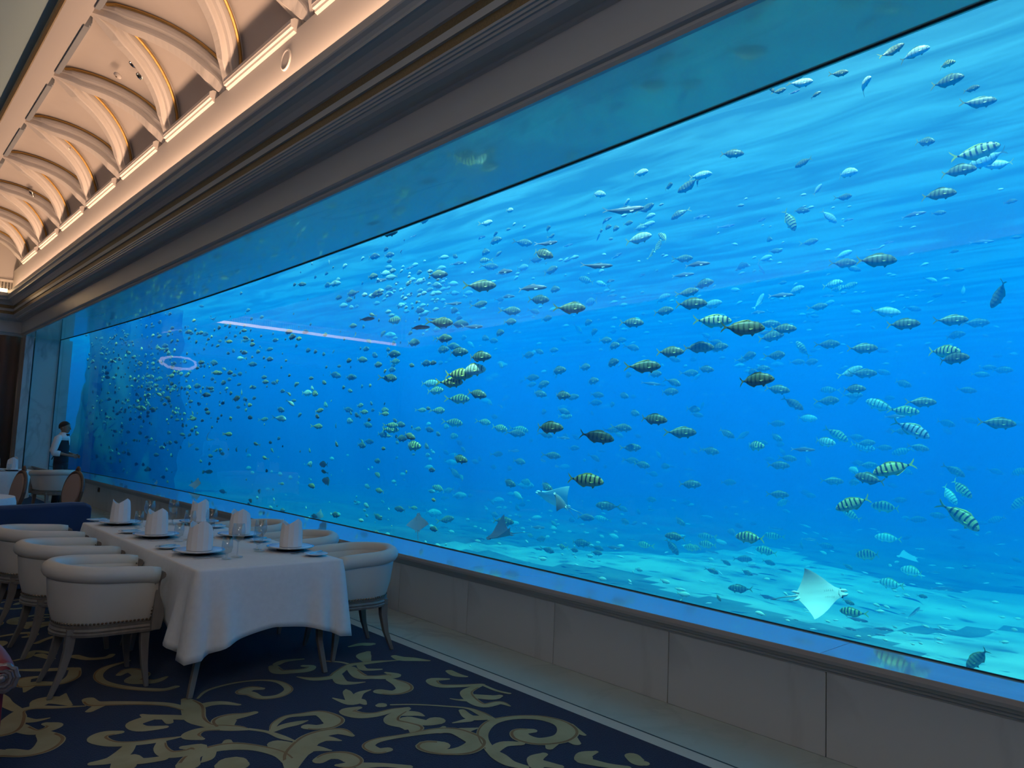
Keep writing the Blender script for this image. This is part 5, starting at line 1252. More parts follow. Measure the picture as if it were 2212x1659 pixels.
TBL = [(int(a), int(b_), float(c_), int(d_), e_) for a, b_, c_, d_, e_ in (q.split(',') for q in '''1928,111,45.1,25,g 1976,113,48.3,10,p 2044,138,41.8,-10,y 2047,175,67.6,-5,g 2099,192,35.4,-5,g 2116,222,64.4,-5,g 1815,159,38.6,-8,g 1732,180,46.7,-8,p 1762,204,19.3,20,g 1667,193,19.3,-60,g 1685,197,29,0,g 1716,199,25.7,0,s 1865,183,54.7,8,p 1725,166,25.7,0,g 1582,332,35.4,-12,g 1999,306,48.3,-18,g 1735,351,35.4,195,g 1828,373,51.5,-10,p 1766,409,25.7,55,p 1825,426,38.6,-5,g 2110,330,80.5,12,y 2131,346,61.2,195,p 2157,356,48.3,170,p 2070,367,61.2,-5,g 2028,418,57.9,-5,g 1706,476,54.7,-65,y 1791,468,35.4,-55,p 1730,454,32.2,-15,g 1645,475,35.4,-5,s 1571,489,29,5,s 1659,517,32.2,-15,g 1751,523,37,5,g 1830,475,32.2,-5,s 1972,463,46.7,0,s 2028,460,29,-5,g 2121,523,45.1,-5,s 1514,379,30.6,5,p 1506,393,19.3,60,g 1513,468,29,0,s 2182,435,25.7,0,g 2161,409,11.3,0,p 2195,513,19.3,0,g 1917,524,25.7,0,s 1675,542,25.7,-5,g 1653,558,32.2,8,p 1600,575,37,5,g 1644,580,29,-60,s 1511,570,25.7,0,s 1822,550,32.2,25,p 1825,569,48.3,-5,g 1843,580,29,-25,g 1894,562,54.7,-3,g 1889,539,25.7,0,s 2060,543,19.3,0,g 2071,583,20.9,0,g 2012,605,29,-25,p 2041,617,24.1,-5,s 1983,628,29,-8,s 2023,638,20.9,8,g 2081,627,24.1,-95,p 2160,637,61.2,232,g 1519,611,33.8,20,p 1590,626,24.1,170,p 1716,629,45.1,18,p 1687,638,45.1,-3,s 1690,611,19.3,0,g 1799,614,45.1,5,w 1809,623,35.4,0,y 1836,618,35.4,12,y 1786,639,24.1,-5,s 1642,651,35.4,65,p 1634,675,37,-5,s 1537,657,37,8,p 1793,654,29,0,p 1769,663,37,5,g 1846,674,30.6,-15,p 1914,674,45.1,-8,p 1973,667,29,-15,g 1743,681,12.9,-70,g 1759,683,19.3,-10,g 1764,695,16.1,0,g 1542,694,43.5,0,y 1664,700,37,-5,g 1693,710,45.1,-3,g 1654,719,38.6,0,s 1666,727,48.3,8,g 1606,709,48.3,3,g 1587,687,25.7,0,s 1523,724,22.5,-40,g 1548,740,32.2,-15,g 1551,750,41.8,5,g 1510,750,25.7,0,g 1952,700,53.1,0,g 2057,692,61.2,0,g 2110,698,46.7,0,g 2062,724,45.1,5,g 1791,744,46.7,0,g 1854,741,17.7,0,g 1864,753,43.5,3,g 1904,757,27.4,-10,g 2041,759,70.8,-5,y 2058,774,64.4,3,g 1617,769,48.3,5,g 1679,768,49.9,0,g 1732,753,41.8,122,y 1754,757,25.7,0,g 1751,782,38.6,3,g 1722,782,29,0,g 1606,777,35.4,3,g 2153,769,22.5,0,g 2165,799,37,-3,g 2134,794,29,0,g 2118,809,32.2,-5,g 1621,804,37,3,g 1632,820,57.9,5,g 1645,796,29,0,g 1664,799,19.3,-10,g 1523,797,32.2,-10,g 1505,814,19.3,40,p 1680,841,40.2,-10,g 1841,803,48.3,20,p 1867,807,48.3,0,g 1907,804,33.8,-15,g 1949,828,41.8,-20,g 1790,842,38.6,178,y 1844,840,43.5,0,g 1844,854,38.6,0,g 1840,867,29,30,g 1791,866,46.7,3,g 1764,877,25.7,-15,g 1714,872,38.6,-40,g 2089,843,35.4,-8,g 1899,875,61.2,160,w 1955,888,54.7,-5,y 1992,869,53.1,0,g 1918,860,29,0,g 1931,900,45.1,0,s 1743,903,35.4,-5,p 1677,915,29,0,g 1972,928,70.8,-28,b 1951,931,38.6,5,g 1922,931,29,0,g 2044,914,41.8,-15,g 2095,908,29,-20,g 2157,914,61.2,-3,g 2195,915,29,-5,g 2044,931,25.7,-30,g 1569,936,29,-35,g 1605,941,25.7,45,g 1675,944,35.4,-25,g 1629,963,53.1,0,y 1645,957,32.2,0,g 1682,960,32.2,3,g 1534,973,32.2,-5,g 1735,971,43.5,0,s 1780,954,48.3,-8,w 1809,939,48.3,-35,y 1864,965,48.3,-12,b 1872,957,35.4,5,g 1848,944,32.2,-5,g 1909,967,32.2,0,g 1949,975,37,200,y 1986,967,38.6,-10,g 1745,996,27.4,-55,y 1690,976,19.3,-60,g 1704,990,32.2,-5,g 1682,1005,33.8,0,g 1661,992,19.3,0,g 1849,1000,29,0,g 1877,1005,35.4,3,g 1849,1017,41.8,170,p 1928,1012,70.8,200,y 1957,1018,35.4,-15,y 2063,1017,45.1,-30,g 2095,1012,25.7,-5,g 2150,1018,29,-20,g 2205,1018,41.8,200,y 1872,1028,38.6,-5,g 1574,1042,30.6,3,g 1799,1039,33.8,0,g 1841,1042,35.4,5,g 1878,1034,61.2,170,g 1926,1049,22.5,-10,g 1682,1068,35.4,0,g 1693,1085,35.4,205,y 1748,1070,25.7,-5,g 1737,1063,25.7,0,g 1841,1088,64.4,205,y 1838,1111,38.6,150,y 1914,1095,54.7,178,y 1941,1080,29,5,g 2007,1064,29,0,g 2076,1056,54.7,-40,y 2050,1069,51.5,-50,w 2028,1114,35.4,175,g 2079,1116,86.9,-35,y 2121,1130,22.5,0,g 2152,1122,35.4,205,y 2205,1084,48.3,225,y 1981,1122,35.4,5,g 1593,1135,25.7,-10,g 1626,1131,22.5,5,g 1584,1150,35.4,175,y 1524,1159,35.4,180,y 1619,1161,54.7,180,y 1671,1158,35.4,178,y 1529,1177,38.6,178,y 1503,1183,22.5,180,y 1656,1190,32.2,170,y 1730,1177,19.3,-60,g 1783,1179,25.7,-10,g 1606,1207,25.7,3,g 1568,1215,19.3,-30,g 1661,1215,25.7,-10,g 1918,1162,45.1,178,w 1959,1162,19.3,200,g 1877,1198,54.7,190,y 1973,1234,54.7,178,w 1925,1261,61.2,180,w 1832,1224,22.5,-20,g 2063,1159,19.3,-20,g 2076,1182,19.3,10,g 2194,1209,22.5,-20,g 1840,1323,48.3,180,y 1852,1338,38.6,-3,s 1992,1288,22.5,0,g 1539,1233,22.5,-20,g 1613,1237,19.3,-20,g 1597,1272,32.2,180,g 1551,1291,19.3,-40,g 1656,1290,40.2,-3,s 2034,1271,32.2,0,s 1976,1323,38.6,50,s 2112,1422,64.4,232,g 1835,1358,25.7,0,s 1909,1358,35.4,0,s 1674,1142,25.7,0,s 1634,1178,24.1,5,s 1748,1165,25.7,0,s 1542,1193,25.7,-3,s 1630,1225,29,0,s 1696,1232,29,-5,s 1629,1240,19.3,0,s 1754,1226,16.1,0,s 1756,1241,19.3,0,s 1828,1159,12.9,0,s 1833,1198,11.3,0,s 2092,1227,25.7,10,s 2018,1236,22.5,0,s 2176,1239,19.3,0,s 1719,1339,12.9,0,s 1901,1371,19.3,0,s 2025,1359,19.3,0,s 2057,1362,12.9,0,s 1951,1325,9.7,0,s 1833,1301,19.3,-20,g 1385,373,36.6,-5,p 1516,378,31.2,5,p 1445,402,33.9,0,g 1488,402,40.7,205,g 1292,418,29.8,-28,p 1354,437,28.5,8,p 1351,455,38,10,s 1398,450,42,12,g 1402,467,24.4,5,p 1467,461,33.9,212,g 1510,469,31.2,0,s 1307,476,32.5,10,s 1357,482,23.1,0,g 1402,484,25.8,5,p 1384,491,21.7,0,p 1327,494,28.5,-5,g 1311,491,21.7,0,g 1297,499,21.7,-5,g 1292,513,35.3,12,s 1380,515,40.7,12,p 1434,513,32.5,135,y 1422,532,29.8,75,y 1408,549,24.4,60,y 1101,454,23.1,-15,p 1053,482,24.4,0,p 1069,506,17.6,15,g 1067,520,21.7,10,g 1037,513,24.4,-3,s 1182,494,25.8,5,g 1193,510,21.7,5,g 1133,525,27.1,-18,g 1185,526,32.5,0,s 1227,530,16.3,10,s 1171,547,29.8,-40,g 1045,545,24.4,-5,g 1076,549,13.6,55,g 983,553,19,-30,g 989,569,24.4,-5,s 1046,562,23.1,178,y 1060,576,19,-10,g 1086,586,29.8,-10,s 1090,591,21.7,0,s 1157,561,25.8,-5,g 1129,578,29.8,-5,p 1190,584,33.9,10,g 1228,558,16.3,0,s 1332,553,35.3,8,s 1384,595,35.3,-2,s 1476,594,38,0,s 1293,575,29.8,-3,s 1296,587,21.7,5,p 1505,570,35.3,-3,s 1478,559,33.9,-3,g 1518,613,35.3,12,g 1266,605,29.8,150,y 1299,613,27.1,150,w 1315,607,29.8,-3,s 1041,618,24.4,5,g 1011,633,16.3,-5,p 1195,625,28.5,-5,g 1147,621,25.8,-5,s 1488,632,38,10,g 1082,647,25.8,-5,g 1095,640,21.7,-10,s 1164,647,27.1,-10,g 1430,644,32.5,20,p 1494,656,40.7,0,g 1536,658,32.5,0,p 1293,634,20.3,0,s 1323,638,27.1,-5,s 1277,652,43.4,178,b 1014,653,19,0,g 1038,658,21.7,15,g 1031,648,16.3,0,g 1235,666,32.5,0,g 1237,659,24.4,0,g 1434,672,39.3,5,g 1106,672,28.5,-5,g 1156,673,21.7,-20,g 978,671,20.3,0,g 1181,688,27.1,3,g 1536,696,32.5,0,g 1015,694,24.4,-5,g 991,688,16.3,-15,g 1102,695,28.5,-5,g 1267,697,29.8,3,g 1365,697,31.2,-5,g 1025,706,24.4,-3,s 992,700,16.3,0,g 955,697,21.7,-5,g 955,704,21.7,3,g 1076,719,27.1,3,g 1250,711,21.7,-65,y 1280,718,33.9,12,g 1326,716,25.8,3,g 1308,735,31.2,-5,g 1525,724,21.7,-25,g 999,730,21.7,0,y 959,731,19,5,g 1045,730,21.7,-20,g 1065,736,21.7,-10,g 1339,735,21.7,0,g 1323,747,35.3,3,g 1368,751,32.5,-15,g 1217,733,21.7,155,g 1269,738,21.7,-3,g 1018,745,21.7,135,w 992,751,19,-20,g 1448,760,40.7,0,g 1507,751,33.9,0,g 1544,755,29.8,0,g 1194,756,19,-5,g 1141,767,29.8,3,g 1164,759,20.3,-25,g 1457,776,24.4,-20,g 1495,776,24.4,-10,g 1034,770,21.7,0,g 1082,789,29.8,-20,y 1320,784,38,10,g 1392,792,38,5,g 1263,793,38,0,g 1522,795,29.8,-10,g 954,784,16.3,0,g 1157,783,13.6,0,g 1018,799,27.1,10,w 993,808,25.8,0,y 977,826,25.8,3,y 1124,825,19,20,g 1149,816,20.3,5,g 1200,815,16.3,50,y 1204,800,32.5,3,g 1148,831,21.7,10,g 1170,831,27.1,20,g 1278,823,31.2,5,g 1354,810,32.5,-3,g 1415,808,35.3,0,g 1492,806,35.3,0,g 1505,816,19,45,g 1031,851,24.4,-20,g 1056,869,19,-35,y 993,862,23.1,0,y 1083,878,14.9,-30,y 1164,850,21.7,-20,g 1212,854,31.2,-3,g 1237,858,24.4,10,g 1290,853,24.4,-8,g 1345,854,31.2,-15,g 1366,857,16.3,-5,g 1408,829,21.7,-10,s 1430,831,17.6,-5,g 1457,826,38,-20,g 1445,846,29.8,0,g 1320,874,29.8,3,g 1285,870,19,3,g 1172,890,27.1,5,g 1217,888,19,-30,g 1221,899,19,3,y 1278,892,19,-30,g 1368,892,32.5,-10,g 1411,905,33.9,-8,g 1498,884,38,-5,g 1516,877,21.7,50,y 1506,896,21.7,-15,g 983,913,20.3,-5,g 1048,912,24.4,-10,y 1067,900,20.3,-10,g 961,921,16.3,0,g 1080,925,24.4,-15,y 1124,928,20.3,-15,y 1117,936,24.4,-5,g 1139,934,17.6,-5,g 1185,923,27.1,0,g 1181,939,24.4,-15,g 1221,941,24.4,-10,g 1243,944,19,-30,g 1290,943,28.5,-20,g 1346,924,32.5,-5,g 1336,939,19,-30,y 1324,929,21.7,0,g 1377,942,16.3,-20,g 1473,934,40.7,3,g 977,943,19,0,y 1006,943,13.6,0,g 1015,945,13.6,0,g 1147,951,20.3,0,g 991,956,16.3,-30,g 999,970,19,-35,g 962,976,13.6,-30,g 991,991,20.3,-20,g 1006,1001,14.9,-10,g 1034,991,20.3,-15,g 1025,997,13.6,-15,g 1076,981,20.3,5,g 1122,997,25.8,-8,g 1194,984,24.4,-5,g 1239,968,19,8,g 1286,989,24.4,-30,g 1262,994,17.6,0,y 1305,1008,21.7,3,g 1288,1017,14.9,-20,g 1366,995,29.8,-5,g 1387,1004,32.5,-8,g 1434,1007,29.8,0,g 1412,1024,28.5,-5,g 1365,967,27.1,5,g 1533,974,32.5,-8,g 1498,974,21.7,-25,g 1422,981,20.3,-55,y 1478,979,19,-20,g 981,1021,24.4,-60,g 999,1033,20.3,145,y 1266,1037,31.2,-8,y 1282,1029,19,0,g 1140,1042,24.4,175,y 1098,1012,21.7,3,g 1067,1009,16.3,170,g 1098,1043,24.4,-20,g 1178,1051,32.5,-25,g 969,1059,17.6,200,y 1016,1071,16.3,190,y 958,1076,14.9,178,y 1064,1084,21.7,-20,y 1120,1071,29.8,155,p 1115,1096,20.3,-30,g 1129,1090,21.7,10,g 1311,1093,21.7,175,g 1345,1099,24.4,-15,g 1377,1104,27.1,-20,g 1422,1048,27.1,0,g 1491,1046,29.8,3,g 1404,1079,24.4,0,g 1483,1086,24.4,10,g 1124,1116,13.6,190,y 1067,1112,19,-5,g 1088,1126,21.7,0,g 1232,1123,21.7,0,g 1265,1118,19,0,g 1300,1121,23.1,165,w 1347,1126,27.1,-10,g 1369,1131,19,30,g 1467,1126,32.5,-28,g 1195,1130,19,-40,g 964,1122,19,30,g 1147,1157,17.6,178,g 1172,1164,20.3,200,g 1252,1173,21.7,0,g 1271,1176,24.4,0,g 1293,1184,21.7,-10,g 1213,1181,29.8,180,y 1185,1188,21.7,-15,g 1240,1188,21.7,0,g 1289,1194,21.7,0,g 1391,1177,35.3,178,y 1459,1159,24.4,175,g 1525,1158,35.3,180,y 1494,1183,35.3,180,y 1528,1176,35.3,180,y 1452,1181,40.7,-45,g 1114,974,24.4,3,s 1113,1140,21.7,0,s 1162,1139,21.7,5,s 1403,1101,21.7,0,s 1364,1166,19,3,s 1162,1186,19,0,s 1324,1183,21.7,0,s 1041,1164,19,0,s 961,1139,13.6,0,s 1217,946,19,-5,s 1200,1007,21.7,-5,s 1170,994,21.7,-8,s 1425,930,16.3,0,s 1086,865,13.6,15,s 915,477,18.6,0,g 839,502,17.4,0,g 873,519,12.4,0,g 896,510,16.2,0,s 832,539,14.9,0,g 840,551,11.2,0,g 843,564,12.4,180,g 807,554,13.7,0,g 865,544,16.2,15,s 673,570,9.9,0,p 711,567,13.7,110,p 719,578,8.7,0,g 742,576,12.4,25,w 649,588,8.7,0,g 704,591,9.9,0,g 680,599,11.2,0,g 706,616,12.4,0,g 635,615,8.7,0,g 651,614,8.7,0,g 982,554,16.2,-25,g 988,570,22.4,0,s 884,579,17.4,0,s 904,589,17.4,0,g 927,599,12.4,-15,g 945,593,18.6,0,g 958,602,19.9,0,s 804,597,12.4,0,g 782,612,14.9,0,g 819,606,14.9,5,s 856,611,17.4,0,s 880,614,14.9,0,g 837,622,12.4,0,g 848,625,14.9,0,s 961,616,21.1,0,s 758,634,14.9,0,g 771,631,14.9,0,s 812,635,14.9,0,g 730,643,9.9,0,g 752,648,12.4,0,g 899,653,12.4,0,g 984,656,21.1,0,s 905,671,14.9,0,g 890,665,14.9,0,g 980,671,17.4,0,g 803,680,12.4,150,y 857,692,16.2,180,y 793,689,16.2,0,s 818,692,17.4,0,g 905,689,18.6,0,g 990,687,17.4,0,g 941,690,19.9,-15,s 953,703,18.6,0,g 991,700,17.4,0,g 761,704,9.9,0,g 784,706,14.9,-10,g 670,701,11.2,0,g 658,717,9.9,0,g 702,723,12.4,0,y 743,733,12.4,0,g 768,723,12.4,90,y 825,722,14.9,60,y 799,738,12.4,130,y 905,707,19.9,0,s 885,720,12.4,10,g 958,731,18.6,0,g 849,741,17.4,0,g 865,740,14.9,0,g 892,740,18.6,0,g 975,713,9.9,0,g 778,753,14.9,0,g 789,754,12.4,0,g 808,767,18.6,-25,g 837,755,16.2,-15,g 849,765,14.9,0,g 978,748,17.4,-20,g 988,760,19.9,0,g 953,755,19.9,0,g 639,747,12.4,0,g 664,757,11.2,0,g 680,760,11.2,0,g 698,765,12.4,-10,g 720,760,11.2,40,y 752,779,14.9,0,g 781,777,12.4,-10,g 815,788,16.2,0,g 853,781,17.4,0,y 848,789,14.9,0,g 888,789,14.9,-15,g 919,785,17.4,0,g 934,784,14.9,0,g 950,784,17.4,0,g 757,793,11.2,0,g 704,793,9.9,0,g 607,794,11.2,0,g 581,776,9.9,0,g 569,773,8.7,0,g 830,803,14.9,30,y 845,799,17.4,0,g 843,817,19.9,-5,g 722,809,14.9,-10,g 757,815,12.4,0,g 929,828,16.2,0,w 941,844,18.6,10,y 952,836,14.9,0,g 975,826,24.9,0,y 992,809,24.9,0,y 741,837,13.7,0,g 781,835,18.6,0,g 798,833,14.9,0,y 755,844,9.9,-25,g 673,837,12.4,-60,w 663,849,13.7,0,w 677,850,12.4,-20,y 638,832,9.9,70,g 598,824,11.2,-80,w 624,811,8.7,0,g 670,818,8.7,0,g 564,685,7.5,0,g 542,689,7.5,0,g 510,707,7,0,g 527,704,7,0,g 496,701,6.2,0,g 486,703,6.2,0,g 472,707,7.5,0,g 462,714,7.5,0,g 541,714,9.9,20,g 496,719,6.2,0,g 518,719,8,0,g 507,726,7,0,y 530,735,9.4,20,y 589,721,7.5,0,g 622,717,11.2,10,g 629,728,12.4,10,g 645,732,9.4,0,y 593,735,8.7,0,g 600,734,7.5,0,y 563,726,6.2,0,g 616,733,6.2,0,g 494,738,7.5,0,y 518,774,9,180,w 532,775,7.5,0,g 556,760,9,0,g 581,755,8.5,20,g 544,787,9.9,0,g 531,804,9,0,g 509,797,8.5,0,g 495,806,8.5,0,g 472,806,8.5,0,g 465,804,8.5,0,g 571,793,7.5,0,g 569,815,8.5,0,g 572,825,9,0,g 576,835,7.5,0,g 547,837,8,0,g 609,845,8,0,g 625,851,9,-60,y 465,825,7.5,0,g 484,797,8,-50,y 610,764,9,0,g 460,783,9.9,0,g 617,779,6.5,0,g 605,885,12.4,-20,g 608,904,13.7,-15,p 629,871,12.4,-60,w 684,899,12.4,-30,g 690,887,11.2,30,y 701,873,14.9,-45,y 716,866,11.2,-15,y 688,921,12.4,0,y 725,919,16.2,-50,g 752,909,14.9,-5,p 646,897,11.2,40,g 751,885,12.4,-20,g 757,892,12.4,-30,g 769,896,14.9,-30,g 776,899,14.9,-30,g 778,876,14.9,10,y 786,890,11.2,0,y 801,871,13.7,-30,g 804,886,11.2,0,g 796,907,12.4,0,g 793,918,12.4,-20,g 830,873,12.4,30,g 828,886,12.4,0,y 833,894,14.9,0,y 852,908,12.4,-30,g 847,919,12.4,0,y 829,927,17.4,0,g 844,928,14.9,0,y 864,917,14.9,-10,g 904,927,19.9,0,y 889,922,14.9,0,g 926,928,17.4,-15,g 945,937,17.4,-20,g 912,886,13.7,0,y 924,882,12.4,-10,g 949,887,24.9,0,y 982,913,19.9,-10,y 961,921,18.6,-10,y 977,942,19.9,0,y 884,942,17.4,-30,g 889,963,22.4,0,y 919,962,21.1,-35,g 866,947,16.2,0,g 855,943,14.9,0,g 857,956,12.4,-15,g 839,942,11.2,180,y 827,939,12.4,-10,g 783,953,13.7,-45,y 796,954,11.2,-5,g 781,962,19.9,-5,g 827,969,12.4,0,g 726,959,14.9,-45,g 668,972,14.9,-40,g 648,975,11.2,0,g 588,973,11.2,135,y 571,989,8.7,150,y 552,959,8.7,150,y 673,1003,16.2,178,p 699,1003,17.4,180,p 699,1019,9.9,150,y 817,996,14.9,180,g 818,1027,13.7,135,y 879,1020,13.7,160,y 931,1015,16.2,0,g 709,1040,17.4,165,p 794,1051,16.2,165,p 820,1060,14.9,170,y 676,1050,11.2,160,y 610,1045,7.5,0,y 962,977,12.4,-40,g 950,985,12.4,-45,g 961,993,12.4,-10,g 990,989,17.4,-20,g 982,1021,22.4,-65,g 949,1055,14.9,150,y 970,1059,17.4,205,y 937,1080,14.9,175,y 958,1076,16.2,190,y 895,1097,12.4,0,y 865,1100,12.4,170,g 792,1092,18.6,165,p 765,1083,19.9,0,s 592,1079,12.4,165,p 562,1062,11.2,165,p 482,1062,8.7,160,p 543,1083,9.9,140,y 966,1122,19.9,30,g 939,1143,14.9,175,g 960,1139,13.7,0,s 723,1112,12.4,0,g 815,1116,14.9,-40,g 638,831,11.2,40,y 757,815,13.7,0,g 723,810,14.9,-25,g 671,817,7.5,0,g 699,826,12.4,-30,g 741,837,13.7,0,g 531,865,9.9,30,y 528,873,9.4,-30,g 537,875,9,0,y 533,886,8.5,170,y 522,847,14.9,-60,y 510,861,12.4,20,y 496,938,8.5,0,y 572,906,9,20,y 571,917,10.4,0,y 510,970,12.4,-60,p 532,972,11.2,-60,p 474,972,7.5,20,y 480,980,7.5,0,w 457,923,7,0,p 489,949,6.5,0,g 406,706,5.7,0,g 424,703,6.5,0,g 388,715,6.5,0,g 406,717,9.1,0,g 412,720,7.8,0,g 401,718,6.5,0,g 421,713,7.8,0,g 433,719,7.8,0,g 442,722,9.1,0,g 463,713,9.9,0,g 472,708,9.1,0,g 449,733,6.7,0,g 423,739,9.3,0,g 412,738,6.2,0,g 440,754,7.8,0,g 445,744,9.3,50,y 420,765,10.4,20,g 403,764,6.7,0,y 429,763,6.7,0,p 432,783,8.8,0,g 437,783,7.8,0,g 449,786,8.8,0,g 463,785,8.8,0,g 425,795,6.7,0,g 433,791,6.7,0,g 440,814,8.3,0,y 466,805,8.8,0,y 473,805,8.8,0,g 485,798,9.3,-40,w 495,805,9.3,0,g 465,826,9.9,0,g 481,827,10.4,10,g 494,820,7.8,0,g 486,842,6.7,0,g 407,836,8.8,0,y 403,849,8.3,0,g 424,834,10.4,0,g 433,846,10.4,-40,y 444,853,9.9,0,g 429,873,7.3,0,y 402,874,7.8,20,y 475,849,6.7,0,g 480,871,6.7,0,g 386,827,7.3,40,y 386,838,6.7,0,y 377,835,8.8,0,y 370,842,8.8,0,y 361,843,7.3,20,y 359,834,6.2,0,w 333,833,8.8,0,y 337,842,8.3,-40,y 326,827,7.8,0,y 325,814,8.8,0,y 316,822,6.7,0,w 309,829,5.7,0,y 331,852,8.8,0,y 344,852,9.3,-50,y 322,842,7.8,20,y 315,862,11.4,60,y 319,871,8.8,-40,y 305,882,11.4,-20,y 300,874,7.8,60,y 309,887,7.8,-60,y 294,852,6.7,0,y 278,862,6.7,0,y 274,835,5.2,0,w 267,814,5.7,0,g 287,836,6.2,20,y 292,890,6.2,0,y 289,875,6.2,20,y 280,878,6.2,0,y 288,916,6.7,0,y 348,864,8.8,0,g 363,860,8.8,-30,y 383,855,7.3,0,y 383,892,7.8,0,w 416,892,9.9,-60,y 418,905,8.8,20,y 323,914,7.3,0,y 263,930,7.8,-40,y 236,966,7.8,0,y 240,993,7.3,60,y 258,996,7.3,-20,g 494,938,8.8,0,y 480,980,7.8,-30,y 468,973,8.8,40,y 451,1019,8.3,10,y 424,970,6.7,0,g 344,818,9.3,0,y 364,821,9.3,40,y 372,812,9.3,0,y 386,804,11.4,0,y 392,808,9.3,0,y 350,801,7.8,0,g 342,805,6.7,0,g 326,739,7.8,50,g 341,752,7.8,0,y 362,724,7.8,0,g 372,722,7.8,0,g 346,724,6.7,0,g 328,706,6.7,30,g 355,747,8.8,0,g 362,763,11.4,0,y 376,760,7.8,0,y 341,764,7.3,0,g 380,744,8.8,0,g 370,738,8.8,40,g 300,770,5.2,0,g 280,782,7.3,60,p 293,791,6.7,0,g 318,783,6.7,0,w'''.split())]
def place_fish(px, py, ln, ang, k, rr):
    """heading mostly along the window, tilt as seen; distance follows from the apparent length"""
    d = ray(px, py)
    az = atan2(d.x, d.y)
    a = (ang + 180) % 360 - 180
    left = abs(a) > 90
    c_ = cos(radians(a)); s_ = sin(radians(a))
    yaw = rr.gauss(0, 0.22)
    sa = max(abs(sin(az + (yaw if left else -yaw))), 0.36)
    hy, hz = (abs(c_) / sa), s_
    L = sqrt(hy * hy + hz * hz)
    h = V((sin(yaw) * hy, (1 if left else -1) * cos(yaw) * hy, hz)) / L
    app = sqrt((hy / L * sa) ** 2 + (hz / L) ** 2)
    size = LEN[k] * rr.uniform(0.9, 1.1)
    dep = FPX * size * app / ln
    dep *= rr.uniform(0.95, 1.05)
    # stay in the water: beyond the pane, below the surface, above the sand
    lo, hi = 0.5, 60.0
    t0 = 4.3
    t = 0.0
    while t < 60:
        p = CP + d * t
        if p.x > gx(p.y) + (0.8 if px < 950 else 1.5): break
        t += 0.1
    lo = t
    if d.z > 0: hi = min(hi, (ZS - 0.35 - CAM_H) / d.z)
    else: hi = min(hi, (ZB + 0.35 - CAM_H) / d.z)
    hi = max(hi, lo + 0.2)
    span_ = (1.0 + 3.5 * rr.random()) if px < 700 else (1.5 + 5 * rr.random()) if px < 950 else 14.0
    hi = min(hi, lo + span_)
    nd = min(max(dep, lo), hi)
    size *= nd / dep
    return CP + d * nd, h, size, nd
def fish_matrix(p, h, size):
    zax = (V((0, 0, 1)) - h * h.z)
    if zax.length < 0.05: zax = V((0, 1, 0))
    zax.normalize(); yax = zax.cross(h)
    mm = Matrix((h, yax, zax)).transposed().to_4x4() @ Matrix.Scale(size, 4)
    mm.translation = p
    return mm
rr = random.Random(11)
order = sorted(range(len(TBL)), key=lambda i: -TBL[i][2])
cnt = {}
single, mass = [], []
for i in order:
    px_, py_, ln, ang, k = TBL[i]
    cnt[k] = cnt.get(k, 0) + 1
    (single if cnt[k] <= 290 and ln >= 7.5 else mass).append(i)
def words(px, py, ln, ang, k):
    a = (ang + 180) % 360 - 180
    s = ''
    rel = ln / (26 if k != 's' else 28)
    szw = 'huge ' if rel > 2.1 else 'large ' if rel > 1.5 else 'mid-sized ' if rel > 1.0 else 'small ' if rel > 0.7 else 'tiny '
    face = 'heading left' if abs(a) > 90 else 'heading right'
    e = a if abs(a) <= 90 else (180 - abs(a)) * (1 if a > 0 else -1)
    tilt = 'upright' if e > 55 else 'nose up' if e > 14 else 'rising slightly' if e > 6 else 'diving vertically' if e < -55 else 'diving steeply' if e < -28 else 'nose down' if e < -12 else 'sinking slightly' if e < -4 else 'level'
    top = 720 - (px - 140) * 0.36; bot = 1003 + (px - 110) * 0.2215
    q = (py - top) / (bot - top)
    hw = ['under soffit', 'near surface', 'upper water', 'above mid-water', 'mid-water', 'below mid-water', 'lower water', 'near bottom', 'over ledge'][min(8, max(0, int(q * 9)))]
    xs_ = (px - 120) / 2100
    xw = ['far left end', 'far left', 'by light streak', 'left part', 'left of centre', 'centre', 'right of centre', 'right part', 'far right', 'right edge'][min(9, max(0, int(xs_ * 10)))]
    return '%s%s %s, %s, %s, %s' % (szw, KN[k], face, tilt, hw, xw)
for n_, i in enumerate(single):
    px_, py_, ln, ang, k = TBL[i]
    p, h, size, nd = place_fish(px_, py_, ln, ang, k, rr)
    o = bpy.data.objects.new(NM[k], rr.choice(FMESH[k])); COL.objects.link(o)
    o.matrix_world = fish_matrix(p, h, size)
    tag(o, words(px_, py_, ln, ang, k), 'fish', KN[k] + ' in the aquarium')
    o['py'] = py_
FO = {}
for o in COL.objects:
    if 'py' in o.keys(): FO.setdefault(o['label'], []).append(o)
ORD = ['highest', 'second', 'third', 'fourth', 'fifth', 'sixth', 'seventh', 'eighth']
for lb, os_ in FO.items():
    os_.sort(key=lambda o: o['py'])
    n_ = len(os_)
    if n_ > 1:
        for q_, o in enumerate(os_):
            w_ = 'highest' if q_ == 0 else 'lowest' if q_ == n_ - 1 else ORD[min(q_, 7)] + ' from top'
            o['label'] = lb + ', ' + w_ 
    for o in os_: del o['py']
